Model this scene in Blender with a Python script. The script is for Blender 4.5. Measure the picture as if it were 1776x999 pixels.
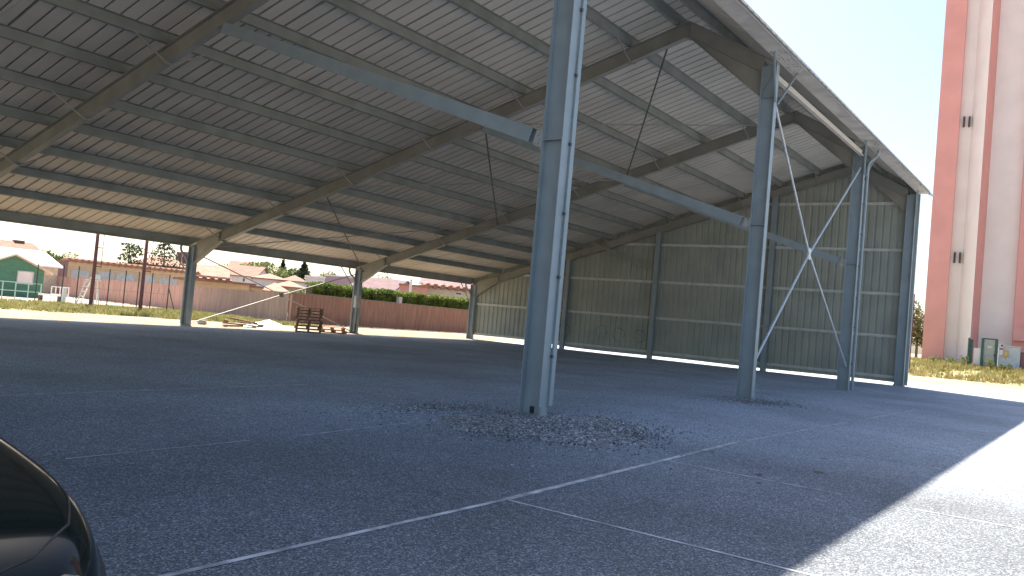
import bpy, math, random
from mathutils import Vector, Matrix
random.seed(7)
R = math.radians
sc = bpy.context.scene
for o in list(bpy.data.objects): bpy.data.objects.remove(o)
C = sc.collection

# ------------------------------------------------------------------ camera
CAM = Vector((-11.341, -7.363, 1.55))
YAW, PITCH, ROLL = -0.949989, 0.0353921, 0.0879284
FPX = 1448.78
M3 = Matrix.Rotation(YAW, 3, 'Z') @ Matrix.Rotation(PITCH, 3, 'X')
FWD = M3 @ Vector((0, 1, 0)); _r = M3 @ Vector((1, 0, 0)); _u = M3 @ Vector((0, 0, 1))
RGT = math.cos(ROLL) * _r + math.sin(ROLL) * _u
UP = -math.sin(ROLL) * _r + math.cos(ROLL) * _u
cd = bpy.data.cameras.new('camera'); cam = bpy.data.objects.new('camera', cd); C.objects.link(cam)
mw = Matrix((RGT, UP, -FWD)).transposed().to_4x4(); mw.translation = CAM
cam.matrix_world = mw
cd.sensor_width = 36; cd.lens = FPX / 1776 * 36; cd.clip_end = 5000; cd.clip_start = 0.05
sc.camera = cam

# ------------------------------------------------------------------ sky, sun, exposure
SUN = Vector((0.36, 0.582, 1.0)).normalized()          # towards the sun
EL = math.asin(SUN.z); AZ = math.atan2(SUN.x, SUN.y)
w = bpy.data.worlds.new('World'); sc.world = w; w.use_nodes = True
nt = w.node_tree; bg = nt.nodes['Background']
sky = nt.nodes.new('ShaderNodeTexSky'); sky.sky_type = 'NISHITA'; sky.sun_disc = False
sky.sun_elevation = EL; sky.sun_rotation = AZ; sky.air_density = 1.0; sky.dust_density = 1.8; sky.ozone_density = 1.0
nt.links.new(sky.outputs[0], bg.inputs[0]); bg.inputs[1].default_value = 0.056
sl = bpy.data.lights.new('sun', 'SUN'); sl.energy = 3.4; sl.angle = R(0.6); sl.color = (1.0, 0.90, 0.77)
so = bpy.data.objects.new('sun', sl); C.objects.link(so); so.rotation_euler = SUN.to_track_quat('Z', 'Y').to_euler()
so.location = (0, 0, 40)
sc.view_settings.view_transform = 'Standard'; sc.view_settings.look = 'None'
sc.view_settings.exposure = 2.28; sc.view_settings.gamma = 1
sc.render.engine = 'CYCLES'
sc.cycles.max_bounces = 8; sc.cycles.diffuse_bounces = 5

def ray(px, py): return FWD * FPX + (px - 888) * RGT - (py - 499.5) * UP
def at(px, py, D):
    """point seen at pixel (px,py) of the photograph at horizontal distance D"""
    v = ray(px, py); return CAM + v * (D / math.hypot(v.x, v.y))
def zat(px, py, D): return at(px, py, D).z
def p2(px, D, py=500):
    p = at(px, py, D); return Vector((p.x, p.y))

# ------------------------------------------------------------------ materials
def mat(name, col, rough=0.7, metal=0.0, var=0.0, vscale=3.0, bump=0.0, bscale=60, spec=0.5, coat=0.0, col2=None, stretch=None, detail=6):
    m = bpy.data.materials.new(name); m.use_nodes = True; n = m.node_tree; b = n.nodes['Principled BSDF']
    b.inputs['Base Color'].default_value = (*col, 1); b.inputs['Roughness'].default_value = rough
    b.inputs['Metallic'].default_value = metal; b.inputs['Specular IOR Level'].default_value = spec
    b.inputs['Coat Weight'].default_value = coat
    tc = n.nodes.new('ShaderNodeTexCoord'); vec = tc.outputs['Object']
    if stretch:
        mp = n.nodes.new('ShaderNodeMapping'); mp.inputs['Scale'].default_value = stretch
        n.links.new(vec, mp.inputs[0]); vec = mp.outputs[0]
    if var > 0 or col2:
        nz = n.nodes.new('ShaderNodeTexNoise'); nz.inputs['Scale'].default_value = vscale; nz.inputs['Detail'].default_value = detail
        n.links.new(vec, nz.inputs['Vector'])
        cr = n.nodes.new('ShaderNodeValToRGB')
        a = col2 if col2 else [c * (1 - var) for c in col]; z = col if col2 else [min(1, c * (1 + var)) for c in col]
        cr.color_ramp.elements[0].position = 0.35; cr.color_ramp.elements[1].position = 0.65
        cr.color_ramp.elements[0].color = (*a, 1); cr.color_ramp.elements[1].color = (*z, 1)
        n.links.new(nz.outputs['Fac'], cr.inputs[0]); n.links.new(cr.outputs[0], b.inputs['Base Color'])
    if bump > 0:
        nb = n.nodes.new('ShaderNodeTexNoise'); nb.inputs['Scale'].default_value = bscale; nb.inputs['Detail'].default_value = 4
        n.links.new(vec, nb.inputs['Vector'])
        bp = n.nodes.new('ShaderNodeBump'); bp.inputs['Strength'].default_value = bump; bp.inputs['Distance'].default_value = 0.02
        n.links.new(nb.outputs['Fac'], bp.inputs['Height']); n.links.new(bp.outputs[0], b.inputs['Normal'])
    return m

def chips(name, dark, light, scale, patch, patch2, fine=True, bump=0.5, pscale=0.25):
    """stone-chip surface: voronoi chips of varied grey under large soft patches"""
    m = bpy.data.materials.new(name); m.use_nodes = True; n = m.node_tree; b = n.nodes['Principled BSDF']
    b.inputs['Roughness'].default_value = 0.85; b.inputs['Specular IOR Level'].default_value = 0.35
    tc = n.nodes.new('ShaderNodeTexCoord')
    vo = n.nodes.new('ShaderNodeTexVoronoi'); vo.inputs['Scale'].default_value = scale
    n.links.new(tc.outputs['Object'], vo.inputs['Vector'])
    sep = n.nodes.new('ShaderNodeSeparateColor'); n.links.new(vo.outputs['Color'], sep.inputs[0])
    cr = n.nodes.new('ShaderNodeValToRGB'); e = cr.color_ramp.elements
    e[0].position = 0.0; e[0].color = (*dark, 1); e[1].position = 1.0; e[1].color = (*light, 1)
    k = cr.color_ramp.elements.new(0.75); k.color = (*[a * .62 + c * .38 for a, c in zip(dark, light)], 1)
    n.links.new(sep.outputs[0], cr.inputs[0])
    n1 = n.nodes.new('ShaderNodeTexNoise'); n1.inputs['Scale'].default_value = pscale; n1.inputs['Detail'].default_value = 8; n1.inputs['Roughness'].default_value = .62
    n.links.new(tc.outputs['Object'], n1.inputs['Vector'])
    r1 = n.nodes.new('ShaderNodeValToRGB'); r1.color_ramp.elements[0].position = 0.38; r1.color_ramp.elements[1].position = 0.62
    r1.color_ramp.elements[0].color = (*patch, 1); r1.color_ramp.elements[1].color = (*patch2, 1)
    n.links.new(n1.outputs['Fac'], r1.inputs[0])
    mx = n.nodes.new('ShaderNodeMix'); mx.data_type = 'RGBA'; mx.blend_type = 'MULTIPLY'; mx.inputs[0].default_value = 1
    n.links.new(cr.outputs[0], mx.inputs[6]); n.links.new(r1.outputs[0], mx.inputs[7]); n.links.new(mx.outputs[2], b.inputs['Base Color'])
    bp = n.nodes.new('ShaderNodeBump'); bp.inputs['Strength'].default_value = bump; bp.inputs['Distance'].default_value = 0.012
    n.links.new(vo.outputs['Distance'], bp.inputs['Height']); n.links.new(bp.outputs[0], b.inputs['Normal'])
    return m

def tiles(name, c1, c2, scale=3.2):
    """clay roof tiles: wavy rows, blotchy"""
    m = mat(name, c1, 0.85, var=0, col2=c2, vscale=1.6)
    n = m.node_tree; b = n.nodes['Principled BSDF']
    wv = n.nodes.new('ShaderNodeTexWave'); wv.inputs['Scale'].default_value = scale; wv.bands_direction = 'DIAGONAL'; wv.inputs['Distortion'].default_value = .6
    tc = n.nodes.new('ShaderNodeTexCoord'); n.links.new(tc.outputs['Object'], wv.inputs['Vector'])
    bp = n.nodes.new('ShaderNodeBump'); bp.inputs['Strength'].default_value = .8; bp.inputs['Distance'].default_value = .05
    n.links.new(wv.outputs['Fac'], bp.inputs['Height']); n.links.new(bp.outputs[0], b.inputs['Normal'])
    return m

def leafmat(name, a, b_, c):
    m = bpy.data.materials.new(name); m.use_nodes = True; n = m.node_tree; b = n.nodes['Principled BSDF']
    b.inputs['Roughness'].default_value = 0.6; b.inputs['Specular IOR Level'].default_value = .3
    tc = n.nodes.new('ShaderNodeTexCoord'); nz = n.nodes.new('ShaderNodeTexNoise'); nz.inputs['Scale'].default_value = 1.4; nz.inputs['Detail'].default_value = 6
    n.links.new(tc.outputs['Object'], nz.inputs['Vector'])
    cr = n.nodes.new('ShaderNodeValToRGB'); e = cr.color_ramp.elements
    e[0].position = .35; e[0].color = (*a, 1); e[1].position = .7; e[1].color = (*c, 1); k = e.new(.5); k.color = (*b_, 1)
    n.links.new(nz.outputs['Fac'], cr.inputs[0]); n.links.new(cr.outputs[0], b.inputs['Base Color'])
    tr = n.nodes.new('ShaderNodeBsdfTranslucent'); n.links.new(cr.outputs[0], tr.inputs[0])
    mx = n.nodes.new('ShaderNodeMixShader'); mx.inputs[0].default_value = .35
    n.links.new(b.outputs[0], mx.inputs[1]); n.links.new(tr.outputs[0], mx.inputs[2])
    n.links.new(mx.outputs[0], n.nodes['Material Output'].inputs[0])
    return m

Mt = {}
Mt['paint'] = mat('blue grey steel paint', (0.275, 0.325, 0.345), 0.48, 0.0, var=.07, vscale=2.2, bump=.04, bscale=30)
Mt['rafter'] = mat('olive grey steel paint', (0.29, 0.285, 0.25), 0.5, var=.12, vscale=1.2, bump=.04)
Mt['purlin'] = mat('grey steel purlin', (0.225, 0.235, 0.212), 0.5, var=.14, vscale=1.4)
Mt['galv'] = mat('galvanised steel', (0.45, 0.46, 0.46), 0.45, 0.4, var=.15, vscale=8)
Mt['rod'] = mat('dark steel rod', (0.09, 0.09, 0.09), 0.5)
Mt['sheet'] = mat('roof sheet underside', (0.68, 0.62, 0.54), 0.6, var=.0, col2=(.57, .52, .45), vscale=.55, bump=.03, detail=8)
Mt['rib'] = mat('roof rib shade and joint', (0.19, 0.175, 0.16), 0.7, var=.2)  # dark tone for painted shade in the ribs and for joints
Mt['clad'] = mat('pale green wall cladding', (0.37, 0.39, 0.335), 0.5, col2=(.30, .325, .285), vscale=.8, bump=.02)
Mt['gutter'] = mat('zinc gutter', (0.56, 0.51, 0.46), 0.5, 0.1, var=.16, vscale=2.0, bump=.08, bscale=14)
Mt['cream_beam'] = mat('cream eaves beam', (0.58, 0.52, 0.45), 0.5, var=.05)
Mt['black'] = mat('black rubber', (0.02, 0.02, 0.022), 0.6)
Mt['plate'] = mat('bright zinc plate', (0.55, 0.58, 0.6), 0.4, 0.3, var=.2, vscale=20)
Mt['concrete'] = mat('pale concrete', (0.5, 0.47, 0.43), 0.9, var=.12, vscale=6, bump=.2)
Mt['chalk'] = mat('worn chalk line', (0.62, 0.63, 0.65), 0.9, col2=(.26, .27, .285), vscale=5, detail=10)
Mt['wood'] = mat('weathered pallet wood', (0.24, 0.14, 0.08), 0.85, var=.3, vscale=4, bump=.2)
Mt['wood_new'] = mat('fresh orange pallet wood', (0.42, 0.2, 0.09), 0.8, var=.2, vscale=4)
Mt['tarp'] = mat('white plastic sheet', (0.8, 0.8, 0.8), 0.5, var=.04, bump=.3, bscale=6)

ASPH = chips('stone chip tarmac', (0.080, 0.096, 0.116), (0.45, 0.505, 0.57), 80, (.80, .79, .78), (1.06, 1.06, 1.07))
_n = ASPH.node_tree; _b = _n.nodes['Principled BSDF']; _l = _b.inputs['Base Color'].links[0].from_socket      # darker chips west, paler east and inside; floor's light falloff put into the colour
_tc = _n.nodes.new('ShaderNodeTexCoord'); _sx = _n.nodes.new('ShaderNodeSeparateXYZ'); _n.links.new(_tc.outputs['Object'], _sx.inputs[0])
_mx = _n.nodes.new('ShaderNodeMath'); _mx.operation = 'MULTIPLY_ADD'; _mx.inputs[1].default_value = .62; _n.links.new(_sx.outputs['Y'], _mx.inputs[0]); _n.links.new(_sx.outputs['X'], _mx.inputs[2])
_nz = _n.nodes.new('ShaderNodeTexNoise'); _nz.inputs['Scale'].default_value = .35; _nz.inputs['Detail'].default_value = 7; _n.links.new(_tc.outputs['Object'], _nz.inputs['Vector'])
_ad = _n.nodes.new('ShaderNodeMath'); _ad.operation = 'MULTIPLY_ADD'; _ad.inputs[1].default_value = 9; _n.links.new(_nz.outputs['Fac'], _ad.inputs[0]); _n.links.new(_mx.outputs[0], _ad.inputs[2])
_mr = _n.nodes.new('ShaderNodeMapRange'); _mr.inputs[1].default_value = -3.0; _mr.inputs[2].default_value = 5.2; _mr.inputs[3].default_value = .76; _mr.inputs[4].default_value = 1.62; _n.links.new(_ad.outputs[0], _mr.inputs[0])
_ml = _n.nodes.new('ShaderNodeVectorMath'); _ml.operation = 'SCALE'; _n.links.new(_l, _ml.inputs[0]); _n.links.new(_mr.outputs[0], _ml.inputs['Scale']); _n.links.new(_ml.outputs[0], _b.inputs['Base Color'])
GRAV = chips('pale gravel', (0.22, 0.185, 0.14), (0.50, 0.435, 0.35), 18, (.75, .72, .66), (1.05, 1.02, .98))
STONE = chips('crushed stone', (0.06, 0.065, 0.075), (0.66, 0.67, 0.69), 30, (.8, .8, .8), (1.1, 1.1, 1.1), bump=.5)
GRASSG = mat('dry meadow soil', (0.30, 0.26, 0.13), 0.95, col2=(.16, .19, .055), vscale=.35, bump=.4, bscale=9, detail=10)
CLAY = mat('pink court surface', (0.5, 0.36, 0.29), 0.95, var=.08, vscale=.8)

# ------------------------------------------------------------------ mesh helpers
class MB:
    def __init__(s): s.v = []; s.f = []; s.marks = []
    def part(s): s.marks.append((len(s.v), len(s.f))); return s      # what follows is a piece (an object) of its own
    def add(s, vs, fs):
        k = len(s.v); s.v += [Vector(v) for v in vs]; s.f += [tuple(i + k for i in f) for f in fs]; return s
    def box(s, x0, x1, y0, y1, z0, z1):
        return s.add([(x0, y0, z0), (x1, y0, z0), (x1, y1, z0), (x0, y1, z0), (x0, y0, z1), (x1, y0, z1), (x1, y1, z1), (x0, y1, z1)],
                     [(0, 3, 2, 1), (4, 5, 6, 7), (0, 1, 5, 4), (1, 2, 6, 5), (2, 3, 7, 6), (3, 0, 4, 7)])
    def frame(s, p0, p1, side):
        p0, p1 = Vector(p0), Vector(p1); a = (p1 - p0).normalized(); side = Vector(side)
        u = (side - a * side.dot(a)).normalized(); return p0, p1, a, u, a.cross(u)
    def bar(s, p0, p1, w, h, side=(1, 0, 0), offu=0, offv=0):
        """rectangular bar; w along side axis, h along the other"""
        p0, p1, a, u, v = s.frame(p0, p1, side); vs = []
        for p in (p0, p1):
            for du, dv in ((-1, -1), (1, -1), (1, 1), (-1, 1)): vs.append(p + u * (du * w / 2 + offu) + v * (dv * h / 2 + offv))
        return s.add(vs, [(0, 3, 2, 1), (4, 5, 6, 7), (0, 1, 5, 4), (1, 2, 6, 5), (2, 3, 7, 6), (3, 0, 4, 7)])
    def tube(s, p0, p1, r, n=8, r2=None, cap=True):
        r2 = r if r2 is None else r2
        d = Vector(p1) - Vector(p0); side = (1, 0, 0) if abs(d.normalized().x) < .9 else (0, 1, 0)
        p0, p1, a, u, v = s.frame(p0, p1, side); vs = []
        for p, q in ((p0, r), (p1, r2)):
            for i in range(n): t = 2 * math.pi * i / n; vs.append(p + u * math.cos(t) * q + v * math.sin(t) * q)
        fs = [(i, (i + 1) % n, n + (i + 1) % n, n + i) for i in range(n)]
        if cap: fs += [tuple(range(n - 1, -1, -1)), tuple(range(n, 2 * n))]
        return s.add(vs, fs)
    def path(s, pts, r, n=8):
        for a, b in zip(pts[:-1], pts[1:]): s.tube(a, b, r, n)
        return s
    def prism(s, poly, d):
        """poly: 3D points, extruded by vector d"""
        n = len(poly); poly = [Vector(p) for p in poly]; d = Vector(d)
        return s.add(poly + [p + d for p in poly], [tuple(range(n - 1, -1, -1)), tuple(range(n, 2 * n))] + [(i, (i + 1) % n, n + (i + 1) % n, n + i) for i in range(n)])
    def quad(s, *p): return s.add(p, [tuple(range(len(p)))])
    def build(s, name, m, parent=None, smooth=False, world=True):
        if s.marks:
            mk = s.marks + [(len(s.v), len(s.f))]; o = None
            for (v0, f0), (v1, f1) in zip(mk[:-1], mk[1:]):
                if v1 == v0: continue
                q = MB(); q.v = s.v[v0:v1]; q.f = [tuple(i - v0 for i in f) for f in s.f[f0:f1]]; o = q.build(name, m, parent, smooth, world)
            return o
        o0 = Vector((0, 0, 0))
        if parent is not None and world:
            q = parent
            while q is not None: o0 += Vector(q.location); q = q.parent
        me = bpy.data.meshes.new(name); me.from_pydata([tuple(v - o0) for v in s.v], [], s.f); me.materials.append(m); me.validate(); me.update()
        import bmesh
        bm = bmesh.new(); bm.from_mesh(me); bmesh.ops.recalc_face_normals(bm, faces=bm.faces); bm.to_mesh(me); bm.free()
        if smooth:
            for p in me.polygons: p.use_smooth = True
        o = bpy.data.objects.new(name, me); C.objects.link(o)
        if parent is not None: o.parent = parent
        return o
def empty(name, loc, label=None, cat=None, group=None):
    o = bpy.data.objects.new(name, None); C.objects.link(o); o.location = loc; o.empty_display_size = .2
    if label: tag(o, label, cat, group)
    return o
def tag(o, label=None, cat=None, group=None, kind=None):
    if label: o['label'] = label
    if cat: o['category'] = cat
    if group: o['group'] = group
    if kind: o['kind'] = kind
    return o
def structure(name, mb, m): return tag(mb.build(name, m), kind='structure')
def copy_tree(o, parent=None):
    c = o.copy(); C.objects.link(c); c.parent = parent
    for ch in list(o.children): copy_tree(ch, c)
    return c

# ------------------------------------------------------------------ ground
def ss(x, a, b): t = max(0, min(1, (x - a) / (b - a))); return t * t * (3 - 2 * t)
def gz(x, y):
    return 0.95 * ss(x - 0.12 * y, 49, 59) * (1 - ss(y, 18, 34))
g = MB()
xs = [-900, -300, -120, -60, -40, -25] + [-15 + i * 3 for i in range(45)] + [140, 180, 260, 500, 1200, 2500]
ys = [-900, -400, -150, -90, -60] + [-45 + i * 3 for i in range(42)] + [90, 120, 180, 300, 700, 2500]
nx, ny = len(xs), len(ys)
g.add([(x, y, gz(x, y)) for x in xs for y in ys], [(i * ny + j, (i + 1) * ny + j, (i + 1) * ny + j + 1, i * ny + j + 1) for i in range(nx - 1) for j in range(ny - 1)])
structure('ground', g, GRAV)
def sheet(name, poly, m, lift, step=2.5):
    """flat convex sheet draped on the ground"""
    b = MB(); (x0, x1, y0, y1) = poly
    nx = max(1, int((x1 - x0) / step)); ny = max(1, int((y1 - y0) / step))
    vs = [(x0 + (x1 - x0) * i / nx, y0 + (y1 - y0) * j / ny) for i in range(nx + 1) for j in range(ny + 1)]
    b.add([(x, y, gz(x, y) + lift) for x, y in vs], [(i * (ny + 1) + j, (i + 1) * (ny + 1) + j, (i + 1) * (ny + 1) + j + 1, i * (ny + 1) + j + 1) for i in range(nx) for j in range(ny)])
    return structure(name, b, m)
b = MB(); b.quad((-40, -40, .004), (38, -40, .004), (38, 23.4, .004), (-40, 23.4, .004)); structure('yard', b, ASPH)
# chalk parking lines
b = MB()
def line(x0, y0, x1, y1, w=.06):
    d = Vector((x1 - x0, y1 - y0)).normalized(); n = Vector((-d.y, d.x)) * w / 2
    L = math.hypot(x1 - x0, y1 - y0); k = max(1, int(L / .35)); 
    for i in range(k):
        a = i / k; c = (i + 1) / k; j1 = 1
        pa = Vector((x0, y0)) .lerp(Vector((x1, y1)), a); pc = Vector((x0, y0)).lerp(Vector((x1, y1)), c)
        b.quad((pa.x - n.x, pa.y - n.y, .008), (pc.x - n.x, pc.y - n.y, .008), (pc.x + n.x, pc.y + n.y, .008), (pa.x + n.x, pa.y + n.y, .008))
line(-9.2, -3.33, -5.45, -3.28, .05); line(-5.45, -3.28, 1.0, -2.98, .07); line(1.2, -3.0, 6.8, -3.1, .05); line(8.2, -3.12, 14, -3.2, .05)
line(-5.45, -3.3, -5.47, -6.1, .035); line(-1.95, -3.17, -2.05, -5.2, .035); line(1.75, -3.05, 1.5, -5.7, .035); line(5.15, -3.05, 5.15, -5.6, .035); line(8.7, -3.1, 8.7, -5.6, .04); line(12.2, -3.15, 12.2, -5.5, .04)
line(-6.6, 3.9, -.95, 4.5, .05); line(-.8, 4.45, -.55, 2.4, .04); line(-7.6, -.15, -5.6, -.02, .025); line(-4.9, .02, -1.7, .4, .03); line(2.4, 4.6, 9, 5.0, .04)
line(-2.1, -5.9, -2.1, -7.2, .035)
structure('parking_lines', b, Mt['chalk'])
b = MB()
for (sx, sy, sr) in ((-1.75, -4.2, .06), (-.75, -4.6, .08), (-2.3, -4.4, .035), (.6, -4.3, .04)):
    n = 14; b.quad(*[(sx + sr * random.uniform(.6, 1.2) * math.cos(6.283 * k / n) * 1.5, sy + sr * random.uniform(.6, 1.2) * math.sin(6.283 * k / n), .0075) for k in range(n)])
structure('oil_stain', b, mat('oil stain', (.07, .07, .075), .8, var=.3, vscale=20))
# left meadow, tracks, court
TAN = chips('trodden tan gravel', (.15, .125, .085), (.40, .34, .25), 14, (.7, .68, .62), (1.1, 1.05, 1.0), pscale=.5)
sheet('rear_path', (-40, 36, 23.4, 31.2), TAN, .004)
sheet('meadow', (-30, 22.0, 31.0, 43.0), GRASSG, .004)
sheet('meadow_track', (-30, 15.5, 34.6, 35.5), GRAV, .010)
sheet('tennis_court', (-40, 24.0, 44.0, 66.0), CLAY, .008)
sheet('verge', (50, 120, -60, 16), GRASSG, .012, 2.5)

def grass(name, label, areas, n, h, mtl, clump=5):
    b = MB()
    for (x0, x1, y0, y1, wt) in areas:
        for i in range(int(n * wt)):
            x = random.uniform(x0, x1); y = random.uniform(y0, y1)
            if math.sin(x * .9 + 2 * math.sin(y * .5)) + math.sin(y * 1.3 + x * .3) < -1.0 and random.random() < .75: continue
            z = gz(x, y)
            for k in range(clump):
                a = random.uniform(0, 6.28); r = random.uniform(0, .18); hh = h * random.uniform(.4, 1.25); ln = random.uniform(-.12, .12)
                px, py = x + r * math.cos(a), y + r * math.sin(a); wd = .018 + .02 * random.random(); t = random.uniform(0, 6.28)
                b.add([(px - wd * math.cos(t), py - wd * math.sin(t), z), (px + wd * math.cos(t), py + wd * math.sin(t), z), (px + ln, py + ln * .6, z + hh)], [(0, 1, 2)])
    return tag(b.build(name, mtl), label, 'grass', None, 'stuff')
GR1 = leafmat('green meadow grass', (.15, .16, .045), (.28, .26, .10), (.42, .37, .19))
GR2 = leafmat('dry verge grass', (.17, .15, .04), (.33, .28, .11), (.42, .36, .18))
grass('meadow_grass', 'green and yellow meadow grass growing between the hangar and the tennis court', [(-4, 21.8, 31.2, 34.5, .22), (-2, 21.8, 35.6, 43.0, .6), (12, 22.3, 30.0, 34, .18), (16, 22.3, 36, 43, .12)], 9000, .2, GR1)
grass('verge_grass', 'dry yellow grass growing on the verge before the water tower', [(50, 57, -16, 10, .5), (57, 66, -14, 10, .5)], 9000, .28, GR2)

# crushed stone heaps at the column feet
def stones(name, label, cx, cy, rx, ry, n, hh, rot=0):
    b = MB()
    for i in range(n):
        a = random.uniform(0, 6.28); r = abs(random.gauss(0, .5)); r = min(r, 1.5)
        x = r * math.cos(a) * rx; y = r * math.sin(a) * ry
        xx = cx + x * math.cos(rot) - y * math.sin(rot); yy = cy + x * math.sin(rot) + y * math.cos(rot)
        s = random.choice((1, 1, .7, .5, 1.3)) * random.uniform(.008, .020); z = .004 + hh * max(0, 1 - r * 1.0) ** 1.2 * random.uniform(.55, 1)
        q = Matrix.Rotation(random.uniform(0, 6.28), 3, Vector((random.gauss(0, 1), random.gauss(0, 1), random.gauss(0, 1))).normalized())
        vs = [q @ Vector(v) * s for v in ((1.2, 0, 0), (-1.1, .1, 0), (0, 1, .1), (.1, -1, 0), (0, .1, .8), (0, 0, -.7))]
        b.add([v + Vector((xx, yy, z)) for v in vs], [(0, 2, 4), (2, 1, 4), (1, 3, 4), (3, 0, 4), (2, 0, 5), (1, 2, 5), (3, 1, 5), (0, 3, 5)])
    return tag(b.build(name, STONE), label, 'gravel', None, 'stuff')
def mound(name, cx, cy, rx, ry, hh):
    b = MB(); n = 40; m = 10; vs = [(cx, cy, hh)]; fs = []
    for j in range(1, m + 1):
        for i in range(n):
            t = 2 * math.pi * i / n; r = j / m; k = 1 + .13 * math.sin(3 * t + 1) + .08 * math.sin(7 * t)
            vs.append((cx + rx * r * k * math.cos(t), cy + ry * r * k * math.sin(t), .001 + max(0, hh * (1 - r * r)) - (.006 if j == m else 0)))
    for i in range(n): fs.append((0, 1 + i, 1 + (i + 1) % n))
    for j in range(m - 1):
        for i in range(n): fs.append((1 + j * n + i, 1 + j * n + (i + 1) % n, 1 + (j + 1) * n + (i + 1) % n, 1 + (j + 1) * n + i))
    b.add(vs, fs); return structure(name, b, STONE)
mound('gravel_bed', -.8, -.85, 1.9, 1.45, .045)
stones('crushed_stone', 'loose grey crushed stone heaped round the foot of the nearest column', -.8, -.9, 2.5, 1.9, 9000, .06)
stones('crushed_stone', 'thin scatter of grey crushed stone round the foot of the second column', 9.2, -.4, 1.9, 1.3, 1800, .012)
stones('crushed_stone', 'loose stone chips strewn over the yard left of the nearest column', -1.0, 1.3, 2.2, .9, 1800, .006)

# ------------------------------------------------------------------ hangar
B = 9.947; W = 25.27; X0 = .1
FX = [X0 + i * B for i in range(-2, 4)]      # frames; FX[2] carries the nearest column
XG = FX[5]
YR, ZRB = 2.59, 9.83                        # ridge, underside of rafter
SR, SF = .300, .565                         # rear and front slope
ZS = 10.57                                  # underside of sheet at ridge
def zsheet(y): return ZS - (SR * (y - YR) if y > YR else SF * (YR - y))
def zb(y): return ZRB - (SR * (y - YR) if y > YR else SF * (YR - y))
hang = empty('hangar', (0, 0, 0), 'huge open steel hangar with blue grey columns and a ribbed metal roof', 'hangar')
HY, HZ = W - 2.05, zb(W - 2.05)
def ibeam_col(x, y0, y1, z1, rear=False):
    """column with web facing X, flanges facing Y"""
    b = MB(); w = .22
    b.box(x - w / 2, x + w / 2, y0, y0 + .018, 0, z1[0]); b.box(x - w / 2, x + w / 2, y1 - .018, y1, 0, z1[1])
    b.prism([(x - .006, y0 + .018, 0), (x - .006, y1 - .018, 0), (x - .006, y1 - .018, z1[1]), (x - .006, y0 + .018, z1[0])], (.012, 0, 0))
    b.box(x - .14, x + .14, y0 - .03, y1 + .03, .0, .025)
    return b
for i, x in enumerate(FX):
    last = i == 5
    # front column
    c = ibeam_col(x, 0, .40, (8.82, 8.75))
    if not last:
        c.box(x - .105, x + .105, .018, .382, 4.52, 4.535)              # stiffener at strut height
        c.box(x - .105, x + .105, .018, .382, 7.90, 7.915)
        c.bar((x - .03, .03, 8.72), (x - .03, .37, 7.93), .04, .012, (1, 0, 0))
    co = c.build('column', Mt['paint'], hang)
    if i == 2:
        MB().box(x - .13, x + .02, -.05, .0, .0, .16).build('foot_plate', Mt['paint'], co)
        MB().box(x - .018, x - .0065, .16, .24, .03, .14).build('bolt_slot', Mt['black'], co)
    b = MB()
    for q in (-.07, .07):
        for yy in (-.02, .42): b.part().tube((x + q, yy, .02), (x + q, yy, .06), .016, 6)
    b.build('anchor_bolt', Mt['galv'], co)
    # rear column
    c = ibeam_col(x, W - .40, W, (3.4, 3.4))
    c.box(x - .105, x + .105, W - .382, W - .018, 2.66, 2.675)
    co = c.build('column', Mt['paint'], hang)
    # rafter: I section with deepened haunches
    r = MB(); Z = lambda y: zb(y) + .44
    web = [(x - .006, .40, 7.93), (x - .006, YR, ZRB), (x - .006, HY, HZ), (x - .006, W - .40, 2.69), (x - .006, W - .40, Z(W - .40)), (x - .006, YR, Z(YR)), (x - .006, .02, Z(.02)), (x - .006, .02, 8.75), (x - .006, .4, 8.55)]
    vs = [Vector(p) for p in web]; n = len(vs)
    # split the web into quads
    def wq(pl): r.prism(pl, (.012, 0, 0))
    X = x - .006
    wq([(X, .40, 7.93), (X, YR, ZRB), (X, YR, Z(YR)), (X, .40, Z(.40))])
    wq([(X, YR, ZRB), (X, HY, HZ), (X, HY, Z(HY)), (X, YR, Z(YR))])
    wq([(X, HY, HZ), (X, W - .40, 2.69), (X, W - .40, Z(W - .40)), (X, HY, Z(HY))])
    wf = .20
    for (a, c_) in (((.40, 7.93), (YR, ZRB)), ((YR, ZRB), (HY, HZ)), ((HY, HZ), (W - .40, 2.69)), ((.02, Z(.02)), (YR, Z(YR))), ((YR, Z(YR)), (W, Z(W)))):
        r.bar((x, a[0], a[1]), (x, c_[0], c_[1]), wf, .016, (1, 0, 0))
    r.bar((x, .40, zb(.4) - .0), (x, YR - .3, zb(YR - .3)), .12, .012, (1, 0, 0))     # weld line of the haunch
    for y, d in ((HY, 0), (YR, 0)):
        r.box(x - .098, x + .098, y - .008, y + .008, zb(y) + .012, Z(y) - .012)
    r.box(x - .1, x + .1, YR - .035, YR + .035, ZRB - .06, ZRB - .01)
    ro = r.build('rafter', Mt['rafter'], hang)
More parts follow.
